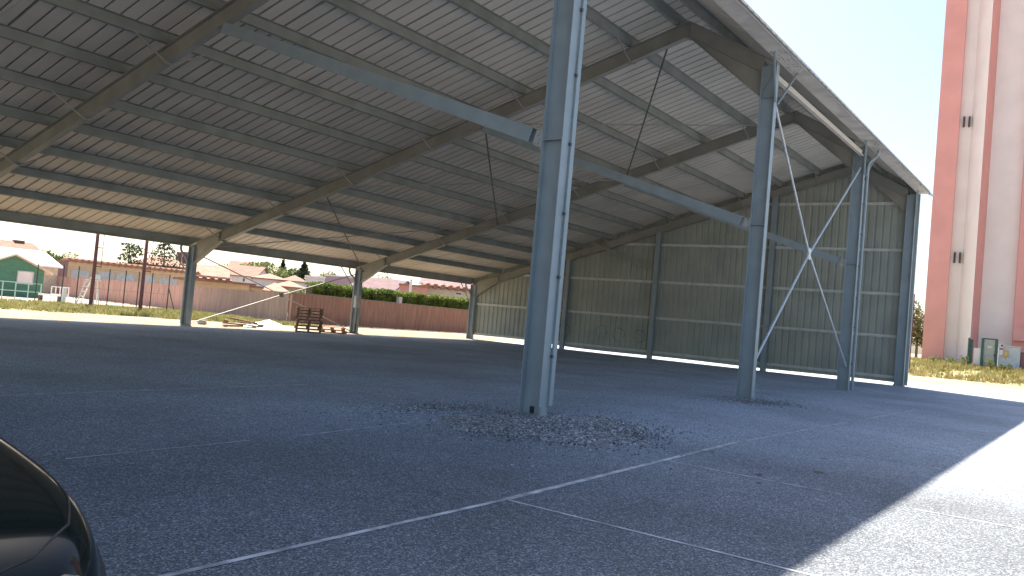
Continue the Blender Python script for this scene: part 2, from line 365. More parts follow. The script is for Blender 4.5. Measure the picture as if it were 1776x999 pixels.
    # fly braces from the purlins to the lower flange
# purlins: one object per bay and line
PY = [YR + .35, 4.40] + [6.22 + 1.87 * k for k in range(0, 10)] + [W - .12]
PF = [1.55, -.02]
def purlin(b, x0, x1, y, s, h=.245, fl=.07):
    z1 = zsheet(y) - .006
    sg = -1
    b.box(x0, x1, y - .004, y + .004, z1 - h, z1)
    t = .006
    b.prism([(x0, y - .004, z1 - t), (x0, y - fl, z1 - t + s * fl), (x0, y - fl, z1 + s * fl), (x0, y - .004, z1)], (x1 - x0, 0, 0))
    b.prism([(x0, y + fl, z1 - h - s * fl), (x0, y + .004, z1 - h), (x0, y + .004, z1 - h + t), (x0, y + fl, z1 - h + t - s * fl)], (x1 - x0, 0, 0))
for i in range(5):
    for k, y in enumerate(PY):
        b = MB(); e = .0
        if y > W - .5:
            b.box(FX[i] + e, FX[i + 1] - e, y - .03, y + .03, zsheet(y) - .30, zsheet(y) - .01)
        else: purlin(b, FX[i] + e + (.003 * (k % 2)), FX[i + 1] - e - .002, y, SR)
        # bolted cleats
        for xx in (FX[i] + .25, FX[i + 1] - .25): b.box(xx - .2, xx + .2, y + .005, y + .013, zsheet(y) - .19, zsheet(y) - .03)
        p = b.build('purlin', Mt['purlin'], hang)
        if k % 2 == 1 and 2 < k < 12 or k == 1:
            f = MB()
            for xx, sgn in ((FX[i + 1], -1), (FX[i], 1)):
                f.part().bar((xx + sgn * .95, y, zsheet(y) - .23), (xx + sgn * .10, y - .05, zb(y) + .0), .035, .035, (0, 1, 0))
                f.bar((xx + sgn * .10, y - .05, zb(y) + .0), (xx - sgn * .02, y - .05, zb(y) - .02), .10, .03, (0, 1, 0))
            f.build('fly_brace', Mt['rafter'], p)
        if k < len(PY) - 1 and k > 4:
            s_ = MB()
            for fr in (1 / 3, 2 / 3):
                xx = FX[i] + B * fr; y2 = PY[k + 1]
                s_.part().tube((xx, y + .02, zsheet(y) - .20), (xx + .02, y2 - .02, zsheet(y2) - .08), .008, 5)
            s_.build('sag_rod', Mt['galv'], p)
    for k, y in enumerate(PF[:1]):
        b = MB(); purlin(b, FX[i] + .002, FX[i + 1] - .002, y, -SF); b.build('purlin', Mt['purlin'], hang)

# ribbed roof sheets: one profile swept down each slope
def roofsheet(ya, yb):
    b = MB(); x = FX[0] - .6; pr = []; xe = XG + .62; p = .40
    while x < xe - .01:
        for dx, dz in ((0, 0), (p - .072, 0), (p - .054, .036), (p - .018, .036)):
            pr.append((min(x + dx, xe), dz))
        x += p
    pr.append((xe, 0))
    n = len(pr)
    va = [(q[0], ya, zsheet(ya) + q[1]) for q in pr]; vb = [(q[0], yb, zsheet(yb) + q[1]) for q in pr]
    t = .004
    va2 = [(q[0], ya, q[2] + t) for q in va]; vb2 = [(q[0], yb, q[2] + t) for q in vb]
    b.add(va + vb, [(i, i + 1, n + i + 1, n + i) for i in range(n - 1)])
    b.add(va2 + vb2, [(i, n + i, n + i + 1, i + 1) for i in range(n - 1)])
    return b
rs = roofsheet(YR, W + .35).build('roof_sheet', Mt['sheet'], hang)
rf = roofsheet(YR, -.62).build('roof_sheet', Mt['sheet'], hang)
# dark strips that paint the shade inside the ribs, and overlap joints
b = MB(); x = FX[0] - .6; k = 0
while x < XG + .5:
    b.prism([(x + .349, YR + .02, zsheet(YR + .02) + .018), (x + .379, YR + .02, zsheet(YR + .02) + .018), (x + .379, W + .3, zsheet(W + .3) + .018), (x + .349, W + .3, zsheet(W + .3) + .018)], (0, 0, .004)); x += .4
b.build('rib_shade', Mt['rib'], rs)
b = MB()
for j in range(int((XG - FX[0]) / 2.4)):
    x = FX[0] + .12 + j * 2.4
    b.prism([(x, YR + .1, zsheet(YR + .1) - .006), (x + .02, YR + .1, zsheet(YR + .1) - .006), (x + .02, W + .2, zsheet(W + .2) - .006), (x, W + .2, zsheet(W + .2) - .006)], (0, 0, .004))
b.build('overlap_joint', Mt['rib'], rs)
b = MB(); b.prism([(FX[0] - .6, YR - .3, zsheet(YR - .3) + .07), (FX[0] - .6, YR, ZS + .10), (FX[0] - .6, YR + .3, zsheet(YR + .3) + .07), (FX[0] - .6, YR, ZS + .08)], (XG + .62 - FX[0] + .6, 0, 0)); b.build('ridge_cap', Mt['gutter'], hang)

# front gutter (box channel under the roof edge), eaves beam
gx0, gx1 = FX[0] - .3, XG + .14
b = MB(); b.box(gx0, gx1, -.50, -.05, 8.80, 8.806); b.box(gx0, gx1, -.506, -.50, 8.78, 8.95); b.box(gx0, gx1, -.05, -.044, 8.80, 8.98)
b.box(gx0, gx0 + .006, -.5, -.05, 8.806, 8.94); b.box(gx1 - .006, gx1, -.5, -.05, 8.806, 8.94)
gut = b.build('gutter', Mt['gutter'], hang)
b = MB()
for x in FX[2:]:
    for q in range(-6, 7):
        if q == 0: continue
        for yy in (-.12, -.22, -.33, -.43):
            if random.random() < .5: b.tube((x + q * .16 + random.uniform(-.03, .03), yy, 8.792), (x + q * .16, yy, 8.80), .012, 6)
b.build('rivet', Mt['black'], gut)
b = MB(); j = 0
for j in range(8): b.part().box(gx0 + 4 + j * 5.3, gx0 + 4.05 + j * 5.3, -.507, -.048, 8.791, 8.797)
b.build('gutter_joint', Mt['gutter'], gut)
b = MB()
b.box(FX[3] + .12, FX[4] - .12, .10, .16, 8.42, 8.62); b.box(FX[3] + .12, FX[4] - .12, .04, .10, 8.42, 8.45)
b.build('eaves_beam', Mt['cream_beam'], hang)
b = MB(); b.box(gx0 + .02, gx1 - .2, -.03, .0, 8.83, 9.0); b.build('eaves_trim', Mt['purlin'], hang)
# verge trim on the gable edge of the roof
b = MB()
b.part().prism([(XG + .60, -.62, zsheet(-.62) - .03), (XG + .60, YR, ZS - .03), (XG + .60, YR, ZS + .06), (XG + .60, -.62, zsheet(-.62) + .06)], (.03, 0, 0))
b.part().prism([(XG + .60, YR, ZS - .03), (XG + .60, W + .35, zsheet(W + .35) - .03), (XG + .60, W + .35, zsheet(W + .35) + .06), (XG + .60, YR, ZS + .06)], (.03, 0, 0))
b.build('verge_trim', Mt['gutter'], hang)
# rear gutter
b = MB(); b.box(FX[0] - .3, XG + .1, W + .10, W + .34, 3.42, 3.44); b.box(FX[0] - .3, XG + .1, W + .33, W + .345, 3.44, 3.58); b.box(FX[0] - .3, XG + .1, W + .095, W + .105, 3.44, 3.6); b.build('gutter', Mt['purlin'], hang)

# gutter struts on the front columns
for i in (1, 2, 3, 4, 5):
    x = FX[i]
    b = MB()
    for q in (-.95, .95):
        if i == 5 and q > 0: continue
        b.part().bar((x + (.1 if q > 0 else -.1), -.02, 7.75), (x + q, -.20, 8.79), .05, .03, (0, 1, 0))
    b.build('gutter_strut', Mt['paint'], hang)
# downpipes with swan necks: nearest and third column
for i in (2, 4):
    x = FX[i] + (.17 if i == 2 else .22)
    b = MB(); zt = 8.05
    if i == 2: b.box(x - .055, x + .055, -.040, -.004, .17, zt)
    else: b.tube((x, -.055, .02), (x, -.055, zt), .052, 12)
    pts = []
    for k in range(0, 9):
        t = k / 8; pts.append((x + .0 + .22 * t, -.055 - .28 * (3 * t * t - 2 * t ** 3), zt + .68 * t + .05 * math.sin(t * 6.28)))
    b.path(pts, .05, 10)
    d = b.build('downpipe', Mt['paint'], hang, smooth=False)
    for z in (.95, 2.25, 3.3, 4.45, 5.6, 6.7, 7.6):
        MB().box(x - (.085 if i == 2 else .16), x - .045, -.03 if i == 4 else -.05, -.004, z, z + .05).build('pipe_bracket', Mt['rod'], d)
for i in (2, 3, 4, 5):      # rear downpipes
    x = FX[i] - .17; b = MB(); b.tube((x, W - .1, .05), (x, W - .1, 2.75), .05, 10)
    b.path([(x, W - .1, 2.75), (x - .05, W - .02, 2.95), (x - .16, W + .12, 3.12), (x - .18, W + .2, 3.3), (x - .15, W + .22, 3.42)], .05, 8); b.build('downpipe', Mt['paint'], hang)

# inclined struts column -> rafter
YS = 9.62
for i in range(0, 5):
    x = FX[i] - .02; a = Vector((x, .56, 4.60)); z2 = zb(YS) - .06; c = Vector((x, YS, z2)); dv = (c - a).normalized()
    b = MB(); wx, hh = .13, .25
    b.bar(a + dv * .10, c, .008, hh, (1, 0, 0), offu=-wx / 2); b.bar(a + dv * .0, c, wx, .008, (1, 0, 0), offv=hh / 2); b.bar(a + dv * .10, c, wx, .008, (1, 0, 0), offv=-hh / 2)
    b.bar(a + dv * .1, c, .008, hh, (1, 0, 0), offu=wx / 2)
    s = b.build('strut', Mt['paint'], hang)
    b = MB(); b.bar((x, .40, 4.53), (x, .60, 4.60), .012, .26, (1, 0, 0)); b.box(x - .1, x + .1, .402, .414, 4.36, 4.70)
    b.build('strut_bracket', Mt['galv'], s)
    b = MB()
    for yy, zz in ((.47, 4.60), (.47, 4.47), (.54, 4.64), (.54, 4.50)): b.part().tube((x - .035, yy, zz), (x + .02, yy, zz), .018, 8)
    b.build('bolt', Mt['plate'], s)

# cross bracing, bay 3 (between second and third column)
xa, xb = FX[3] + .11, FX[4] - .11
def xbrace(y, z0, z1, zm, wd, m, plate):
    b = MB(); xm = (xa + xb) / 2 - (.6 if y < 5 else 0); cpt = Vector((xm, y, zm))
    e = [Vector((xa, y, z0)), Vector((xb, y, z0)), Vector((xa, y, z1)), Vector((xb, y, z1))]
    for p in e: b.part().tube(p, cpt, wd, 8)
    o = b.build('cross_brace', m, hang)
    MB().box(xm - .10, xm + .10, y - .03, y + .03, zm - .17 if plate else zm - .1, zm + .17 if plate else zm + .1).build('centre_plate', Mt['plate'] if plate else Mt['purlin'], o)
xbrace(.12, .85, 8.0, 4.27, .036, Mt['plate'], True)
xa, xb = FX[3] + .1, FX[4] - .1
xbrace(W - .2, .05, 3.15, 1.66, .024, Mt['purlin'], False)
# knee rods outside the rear columns
b = MB()
for i in (3, 4, 5):
    x = FX[i]; b.part().tube((x - 1.25, W - .10, 3.45), (x + .35, W + .05, 1.9), .028, 6)
b.build('knee_rod', Mt['purlin'], hang)
# roof bracing rods between frames 2 and 3
def rp(i, y, dz=.10): return Vector((FX[i], y, zb(y) + dz))
nodes = [.5, YS - 5.3, YS, 17.3, W - .4]
for ya, yb, thin in ((1.0, 2.9, 0), ):
    pass
b = MB()
for (ya, yb) in ((3.2, YS), (YS, 16.2), (17.0, W - .5)):
    b.part().tube(rp(3, ya), rp(4, yb), .03, 6)
b.build('roof_brace', Mt['rod'], hang)
b = MB()
for (ya, yb) in ((YS, 3.2), (16.2, YS), (W - .8, 16.2)):
    b.part().tube(rp(3, ya), rp(4, yb), .022, 6)
b.build('roof_brace', Mt['rafter'], hang)

# gable wall
GX = XG + .16
b = MB()
def top(y): return zsheet(y) + .036
y = -.10; yend = W + .1; prof = []
while y < yend - .01:
    for dy, dx in ((0, 0), (.13, 0), (.155, .035), (.21, .035), (.235, 0)):
        if y + dy < yend: prof.append((y + dy, dx))
    y += .33
prof.append((yend, 0)); vs = []; 
for (yy, dx) in prof: vs += [(GX + dx, yy, .14 + .015 * math.sin(yy * .7) + .16 * ss(yy, 17, 22)), (GX + dx, yy, top(yy))]
b.add(vs, [(2 * i, 2 * i + 2, 2 * i + 3, 2 * i + 1) for i in range(len(prof) - 1)])
vs2 = [(v[0] + .004, v[1], v[2]) for v in vs]
b.add(vs2, [(2 * i, 2 * i + 1, 2 * i + 3, 2 * i + 2) for i in range(len(prof) - 1)])
gw = b.build('gable_wall', Mt['clad'], hang)
b = MB()
for z in (.42, 2.27, 4.22, 6.25, 8.43):
    # run between the roof slopes
    ye = W - .35 if z < 3.4 else min(W - .4, YR + (ZRB + .2 - z) / SR)
    ys_ = .25 if z < 8.6 else 1.0
    for (p, q) in ((ys_, 6.34), (6.54, 12.56), (12.76, 18.15), (18.35, W - .45)):
        q = min(q, ye)
        if q - p < .2: continue
        b.part().box(GX - .085, GX - .015, p, q, z, z + .012); b.box(GX - .085, GX - .079, p, q, z - .07, z + .0); b.box(GX - .03, GX - .02, p, q, z - .12, z - .001)
b.build('girt', mat('wall girt', (.56, .58, .55), .5, var=.1), gw)
b = MB()
for yy in (9.6, 15.6, 21.6):
    for z0, z1 in ((.44, 2.19), (2.29, 4.14), (4.24, 6.17)):
        if z1 < zb(yy): b.part().tube((GX - .05, yy, z0), (GX - .05, yy, z1), .012, 6)
b.build('tie_rod', Mt['galv'], gw)
for yy in (6.44, 12.66, 18.25):
    b = MB(); zt = zb(yy) + .05
    b.box(XG - .11, XG - .095, yy - .13, yy + .13, 0, zt); b.box(XG + .045, XG + .06, yy - .13, yy + .13, 0, zt); b.box(XG - .095, XG + .045, yy - .005, yy + .005, 0, zt)
    b.box(XG - .13, XG + .08, yy - .13, yy + .13, 0, .03)
    b.build('gable_post', Mt['paint'], hang)
    if yy > 12: 
        pass
b = MB(); b.bar((XG - .06, 12.8, 4.85), (XG - .06, 17.2, 6.35), .05, .16, (1, 0, 0)); b.build('gable_brace', Mt['rafter'], hang)
b = MB(); b.box(GX - .02, GX + .06, -.13, -.105, .02, 8.76); b.box(GX + .05, GX + .07, -.105, .2, .05, 8.8); b.build('corner_flashing', Mt['plate'], gw)
# worn ring marks on the cladding
for yy, zz, rr in ((18.3, 1.07, .42), (15.83, 1.21, .36), (14.72, 1.14, .38), (13.44, 1.15, .36)):
    b = MB(); n = 28
    for k in range(n):
        if random.random() < .25: continue
        t0, t1 = 2 * math.pi * k / n, 2 * math.pi * (k + 1) / n; q = rr * random.uniform(.96, 1.04)
        b.prism([(GX - .004, yy + q * math.cos(t0), zz + q * math.sin(t0)), (GX - .004, yy + q * math.cos(t1), zz + q * math.sin(t1)),
                 (GX - .004, yy + (q - .035) * math.cos(t1), zz + (q - .035) * math.sin(t1)), (GX - .004, yy + (q - .035) * math.cos(t0), zz + (q - .035) * math.sin(t0))], (.003, 0, 0))
    b.build('ring_mark', mat('scuff', (.16, .18, .16), .8), gw)

# electrical cabinet on the second rear column
e = empty('electrical_cabinet', (FX[4] - .35, W - .35, 1.35), 'pale grey electrical cabinet fixed to the rear column right of the pallets', 'cabinet')
MB().box(FX[4] - .42, FX[4] - .12, W - .62, W - .42, 1.35, 1.98).build('housing', Mt['concrete'], e)
MB().box(FX[4] - .43, FX[4] - .42, W - .60, W - .44, 1.38, 1.95).build('door', mat('cabinet door', (.5, .49, .44), .5), e)
MB().box(FX[4] - .32, FX[4] - .20, W - .56, W - .48, .0, 1.35).build('conduit', Mt['purlin'], e)
cb = MB(); cb.path([(FX[4] - .3, W - .6, .5), (FX[4] - .34, W - .66, .12), (FX[4] - .55, W - .75, .03), (FX[4] - .75, W - .6, .03), (FX[4] - .85, W - .2, .03)], .03, 6)
tag(cb.build('cable', Mt['black']), 'black cable curled at the foot of the rear column with the electrical cabinet', 'cable')
# ------------------------------------------------------------------ parked car (front corner in view)
CP = mat('black car paint', (0.004, 0.009, 0.009), 0.12, 0, coat=.15, spec=.12)
GL = mat('dark car glass', (0.01, 0.012, 0.014), 0.05)
def build_car(loc):
    root = empty('parked_car', loc, 'glossy black car parked beside the hangar with its rounded front corner towards the yard', 'car')
    # local: nose at y=0 pointing -Y, tail at y=4.1
    st = [  # y, half width, top z, bottom z
        (0.00, .30, .56, .30), (.03, .46, .62, .24), (.10, .60, .69, .20), (.22, .71, .755, .18), (.38, .78, .81, .18), (.60, .83, .855, .18), (.9, .86, .895, .2),
        (1.2, .875, .935, .2), (1.45, .88, .96, .2), (2.2, .88, .97, .2), (3.2, .88, .98, .2), (3.7, .86, .96, .22), (3.95, .78, .90, .25), (4.08, .60, .80, .3), (4.12, .4, .7, .35)]
    prof = [(.0, 0, 0), (.80, 0, 0.0), (.95, .10, 0), (1.0, .30, 0), (1.005, .50, 0), (.985, .68, 0), (.95, .83, 0), (.89, .93, 0), (.80, .975, 0), (.6, 1.0, 0), (.3, 1.015, 0), (0, 1.02, 0)]
    vs = []; fs = []; n = len(prof)
    for (y, hw, zt, zbm) in st:
        for sgn in (1, -1):
            for (a, t, _) in (prof if sgn == 1 else prof[::-1][1:-1]):
                vs.append((sgn * a * hw, y, zbm + (zt - zbm) * t))
    m = 2 * n - 2
    for i in range(len(st) - 1):
        for j in range(m): fs.append((i * m + j, i * m + (j + 1) % m, (i + 1) * m + (j + 1) % m, (i + 1) * m + j))
    fs.append(tuple(range(m))); fs.append(tuple(range((len(st) - 1) * m, len(st) * m))[::-1])
    b = MB(); b.add(vs, fs); body = b.build('body', CP, root, True, world=False)
    md = body.modifiers.new('s', 'SUBSURF'); md.levels = 2; md.render_levels = 3
    from mathutils.bvhtree import BVHTree
    bpy.context.view_layer.update(); dg = bpy.context.evaluated_depsgraph_get(); ev = body.evaluated_get(dg); me_ = ev.to_mesh()
    bv = BVHTree.FromPolygons([v.co.copy() for v in me_.vertices], [tuple(p.vertices) for p in me_.polygons]); ev.to_mesh_clear()
    b = MB(); sec = [(1.75, .72, .93, .95), (2.1, .70, .95, 1.22), (2.4, .66, .95, 1.44), (2.7, .65, .95, 1.48), (3.2, .65, .95, 1.45), (3.6, .66, .95, 1.28), (3.95, .66, .9, .95)]
    vs = []; fs = []
    for (y, hw, z0, z1) in sec: vs += [(-hw - .08, y, z0), (-hw, y, z0 + (z1 - z0) * .85), (-hw * .8, y, z1), (hw * .8, y, z1), (hw, y, z0 + (z1 - z0) * .85), (hw + .08, y, z0)]
    for i in range(len(sec) - 1):
        for j in range(5): fs.append((i * 6 + j, i * 6 + j + 1, i * 6 + 6 + j + 1, i * 6 + 6 + j))
    b.add(vs, fs); b.build('cabin_glass', GL, root, True, world=False)
    b = MB(); b.add([(-.50, 2.2, 1.47), (.50, 2.2, 1.47), (.50, 3.25, 1.475), (-.50, 3.25, 1.475), (-.46, 2.25, 1.50), (.46, 2.25, 1.50), (.46, 3.2, 1.50), (-.46, 3.2, 1.50)], [(4, 5, 6, 7), (0, 1, 5, 4), (1, 2, 6, 5), (2, 3, 7, 6), (3, 0, 4, 7)]); b.build('roof_panel', CP, root, world=False)
    # headlights on the nose corners
    HL = mat('headlight glass', (.34, .26, .20), .15, .1, coat=.6, var=.35, vscale=9)  # the clear lens's tan reflection is put into its base colour
    for sgn in (1, -1):
        vs = []; fs = []
        nu, nv = 10, 6
        for i in range(nu + 1):
            u = i / nu
            for j in range(nv + 1):
                v = j / nv; e_ = math.sin(math.pi * min(1, .12 + u * .88)) ** .45
                gp = Vector((sgn * (.17 + .36 * u), -.07 + .20 * u * u, .605 + .02 * u + (v - .5) * .115 * e_ + .0))
                hit, nrm, _, _ = bv.find_nearest(gp); vs.append(tuple(hit + nrm * .006))
        for i in range(nu):
            for j in range(nv): fs.append((i * (nv + 1) + j, i * (nv + 1) + j + 1, (i + 1) * (nv + 1) + j + 1, (i + 1) * (nv + 1) + j))
        b = MB(); b.add(vs, fs); h = b.build('headlight', HL, root, True, world=False); mdd = h.modifiers.new('t', 'SOLIDIFY'); mdd.thickness = .02; mdd.offset = 0
        # wheel
        for yy in (.78, 3.3):
            b = MB(); b.tube((sgn * .66, yy, .31), (sgn * .885, yy, .31), .31, 28); wl = b.build('wheel', Mt['black'], root, world=False)
            b = MB(); b.tube((sgn * .87, yy, .31), (sgn * .893, yy, .31), .2, 20); b.build('rim', Mt['galv'], wl, world=False)
        b = MB(); b.tube((sgn * .84, 2.27, .98), (sgn * .93, 2.25, 1.03), .04, 10, .07); b.tube((sgn * .93, 2.25, 1.03), (sgn * 1.02, 2.26, 1.03), .075, 12, .055); b.build('door_mirror', CP, root, world=False)
        pts = []; key = [(.02, .04, .70), (.25, .07, .71), (.43, .14, .72), (.60, .28, .76), (.71, .5, .81), (.79, .9, .87), (.81, 1.4, .93)]
        for (k0, k1) in zip(key[:-1], key[1:]):
            for q in range(5):
                hit, nrm, _, _ = bv.find_nearest(Vector((sgn * (k0[0] + (k1[0] - k0[0]) * q / 5), k0[1] + (k1[1] - k0[1]) * q / 5, k0[2] + (k1[2] - k0[2]) * q / 5))); pts.append(hit + nrm * .0005)
        b = MB(); b.path(pts, .0045, 6); b.build('bonnet_seam', Mt['black'], root, world=False)
    return root
car = build_car((-10.50, -4.93, 0))

# ------------------------------------------------------------------ rear yard: pallets, planks, tarp
def make_pallet(m):
    r = empty('pallet', (0, 0, 0)); L, Wd = 1.2, .8
    b = MB()
    for x in (-.35, -.175, 0, .175, .35): b.box(-L / 2, L / 2, x - .05, x + .05, .122, .144)
    b.build('deck_boards', m, r, world=False)
    b = MB()
    for x in (-.35, 0, .35): b.box(-L / 2, L / 2, x - .05, x + .05, 0, .022)
    b.build('base_boards', m, r, world=False)
    for x in (-.55, 0, .55):
        b = MB()
        for y in (-.35, 0, .35): b.box(x - .05 if abs(x) < .1 else x - .05, x + .05, y - .05, y + .05, .022, .10)
        b.box(x - .05, x + .05, -.4, .4, .10, .122); b.build('block_row', m, r, world=False)
    return r
pal = make_pallet(Mt['wood']); pos = Vector((15.7, 23.75, .004))
names_ = ['bottom', 'second', 'third', 'fourth', 'fifth', 'sixth', 'topmost']
for k in range(8):
    o = pal if k == 0 else copy_tree(pal)
    nm = ('bottom brown pallet of the stack beside the rear column', 'second brown pallet from the bottom of the tall stack', 'third brown pallet from the bottom of the tall stack', 'fourth brown pallet from the bottom of the tall stack',
          'fifth brown pallet up, just above the middle of the stack', 'third brown pallet from the top of the tall stack', 'brown pallet just below the topmost one of the stack', 'topmost brown pallet of the tall stack')[k]
    tag(o, nm, 'pallet', 'pallets stacked by the rear columns')
    o.location = (pos.x + random.uniform(-.05, .05), pos.y + random.uniform(-.05, .05), pos.z + .146 * k + (.0 if k < 1 else .0)); o.rotation_euler = (0, 0, R(-38 + random.uniform(-3, 3)))
p_ = make_pallet(Mt['wood_new']); p_.location = (17.9, 24.35, .0); p_.rotation_euler = (0, 0, R(-32)); tag(p_, 'fresh orange pallet lying flat right of the pallet stack', 'pallet', 'pallets on the ground by the stack')
p_ = make_pallet(Mt['wood_new']); p_.location = (17.75, 24.3, .146); p_.rotation_euler = (0, 0, R(-36)); tag(p_, 'orange pallet lying on another one beside the brown stack', 'pallet', 'pallets on the ground by the stack')
def plank(x, y, z, L, a, tilt, label, grp='loose planks on the gravel'):
    o = MB().box(-L / 2, L / 2, -.09, .09, 0, .06).build('plank', Mt['wood']); o.location = (x, y, z); o.rotation_euler = (0, tilt, a); tag(o, label, 'plank', grp); return o
for k, (dx, dy, L, a) in enumerate(((0, 0, 1.3, .3), (.5, .2, 1.5, -.5), (1.1, .1, 1.2, -.2), (-.5, -.1, .9, .9), (.9, .45, 1.4, -.8))):
    plank(12.7 + dx, 25.1 + dy * 1.2 + .3, 0.03 + .06 * k, L, a, .03 * k, ('weathered plank lying lowest in the heap left of the white plastic sheet', 'plank second from the bottom of the low heap', 'middle plank of the low heap on the gravel', 'short plank at the left end of the low heap', 'uppermost plank of the low heap beside the white plastic sheet')[k])
# white crumpled sheet heap
b = MB(); n = 26; vs = []; cxh, cyh = 15.0, 25.9
for i in range(n):
    for j in range(n):
        u, v = i / (n - 1) * 2 - 1, j / (n - 1) * 2 - 1
        rr = math.sqrt(u * u + v * v); hh = max(0, 1 - rr) ** .8 * .38 + .05 * math.sin(9 * u + 4 * v) * max(0, 1 - rr) + random.uniform(0, .03)
        vs.append((cxh + u * 1.25, cyh + v * .9, max(.01, hh)))
b.add(vs, [(i * n + j, (i + 1) * n + j, (i + 1) * n + j + 1, i * n + j + 1) for i in range(n - 1) for j in range(n - 1)])
tag(b.build('plastic_sheet', Mt['tarp'], smooth=True), 'crumpled white plastic sheet heaped on the gravel left of the pallet stack', 'plastic sheet')
def rock(p, s, label):
    b = MB(); vs = []; fs = []; n = 8
    for i in range(1, 5):
        for j in range(n):
            t = math.pi * i / 5; q = 2 * math.pi * j / n; k = s * random.uniform(.8, 1.15); vs.append((p[0] + k * math.sin(t) * math.cos(q), p[1] + k * math.sin(t) * math.sin(q), p[2] + k * .7 * math.cos(t) + s * .45))
    for i in range(3):
        for j in range(n): fs.append((i * n + j, i * n + (j + 1) % n, (i + 1) * n + (j + 1) % n, (i + 1) * n + j))
    fs += [tuple(range(n)), tuple(range(3 * n, 4 * n))[::-1]]
    b.add(vs, fs); tag(b.build('rock', Mt['concrete'], smooth=True), label, 'rock')
rock((11.6, 26.2, 0), .22, 'small grey rock on the gravel right of the left rear column')

# ------------------------------------------------------------------ plank fences
FB1 = mat('faded pinkish fence boards', (.43, .29, .235), .85, var=.14, vscale=2, stretch=(3, 3, .3), bump=.1)
FB2 = mat('red brown fence boards', (.26, .14, .095), .8, var=.18, vscale=2.4, stretch=(3, 3, .3), bump=.1)
def board_fence(a, c, zt0, zt1, m, label, pitch=.15, capm=None):
    a = Vector((*a, 0)); c = Vector((*c, 0)); d = c - a; L = d.length; d.normalize(); nrm = Vector((-d.y, d.x, 0))
    root = empty('fence', a, label, 'fence'); n = int(L / pitch); b = MB()
    for i in range(n):
        s = i * pitch; z = zt0 + (zt1 - zt0) * s / L + random.uniform(-.012, .012); p = a + d * (s + pitch / 2); off = random.uniform(-.004, .004)
        q0 = p - d * (pitch / 2 - .007) + nrm * off; q1 = p + d * (pitch / 2 - .007) + nrm * off
        b.prism([(q0.x, q0.y, .03), (q1.x, q1.y, .03), (q1.x, q1.y, z), (q0.x, q0.y, z)], nrm * .022)
    b.build('boards', m, root)
    b = MB()
    for f in (.25, .8): b.part().bar(a + nrm * .05 + Vector((0, 0, zt0 * f)), c + nrm * .05 + Vector((0, 0, zt1 * f)), .05, .07, (0, 0, 1))
    b.build('rail', m, root)
    b = MB(); b.bar(a + Vector((0, 0, zt0 + .03)), c + Vector((0, 0, zt1 + .03)), .045, .07, (0, 0, 1)); b.build('cap', capm or m, root)
    k = int(L / 2.4)
    for i in range(k + 1):
        p = a + d * (L * i / k) + nrm * .09; z = zt0 + (zt1 - zt0) * i / k
        MB().box(p.x - .045, p.x + .045, p.y - .045, p.y + .045, 0, z - .02).build('post', m, root)
    return root
board_fence((24.6, 68), (22.3, 33.2), 1.62, 1.80, FB1, 'long faded pinkish board fence running behind the meadow and tennis court', .16)
board_fence((22.7, 33.6), (62, 34.3), 1.88, 1.72, FB2, 'red brown board fence behind the pallets, below the clipped hedge', .13, mat('fence cap', (.24, .19, .16), .8))

# ------------------------------------------------------------------ foliage
LF = {'dark': leafmat('dark evergreen foliage', (.022, .04, .018), (.04, .065, .028), (.07, .10, .04)),
      'mid': leafmat('mid green foliage', (.045, .075, .02), (.08, .125, .03), (.13, .17, .05)),
      'pale': leafmat('pale green foliage', (.09, .12, .035), (.15, .18, .06), (.21, .23, .09)),
      'hedge': leafmat('clipped hedge foliage', (.05, .09, .015), (.12, .18, .03), (.22, .28, .06)),
      'rust': leafmat('rust tinged foliage', (.05, .06, .02), (.12, .08, .035), (.09, .14, .035))}
BARK = mat('bark', (.10, .075, .055), .9, var=.2, vscale=5)
def leaves(b, c, rx, ry, rz, n, s, flat=0):
    for i in range(n):
        while True:
            v = Vector((random.uniform(-1, 1), random.uniform(-1, 1), random.uniform(-1, 1)))
            if v.length < 1: break
        v *= (v.length ** -.35) * .93 if v.length > .05 else 1
        p = Vector(c) + Vector((v.x * rx, v.y * ry, v.z * rz))
        a = Vector((random.gauss(0, 1), random.gauss(0, 1), random.gauss(0, 1) * (1 - flat))).normalized(); u = a.orthogonal().normalized(); w_ = a.cross(u); q = s * random.uniform(.6, 1.3)
        b.add([p - u * q, p + w_ * q * .6, p + u * q, p - w_ * q * .6], [(0, 1, 2, 3)])
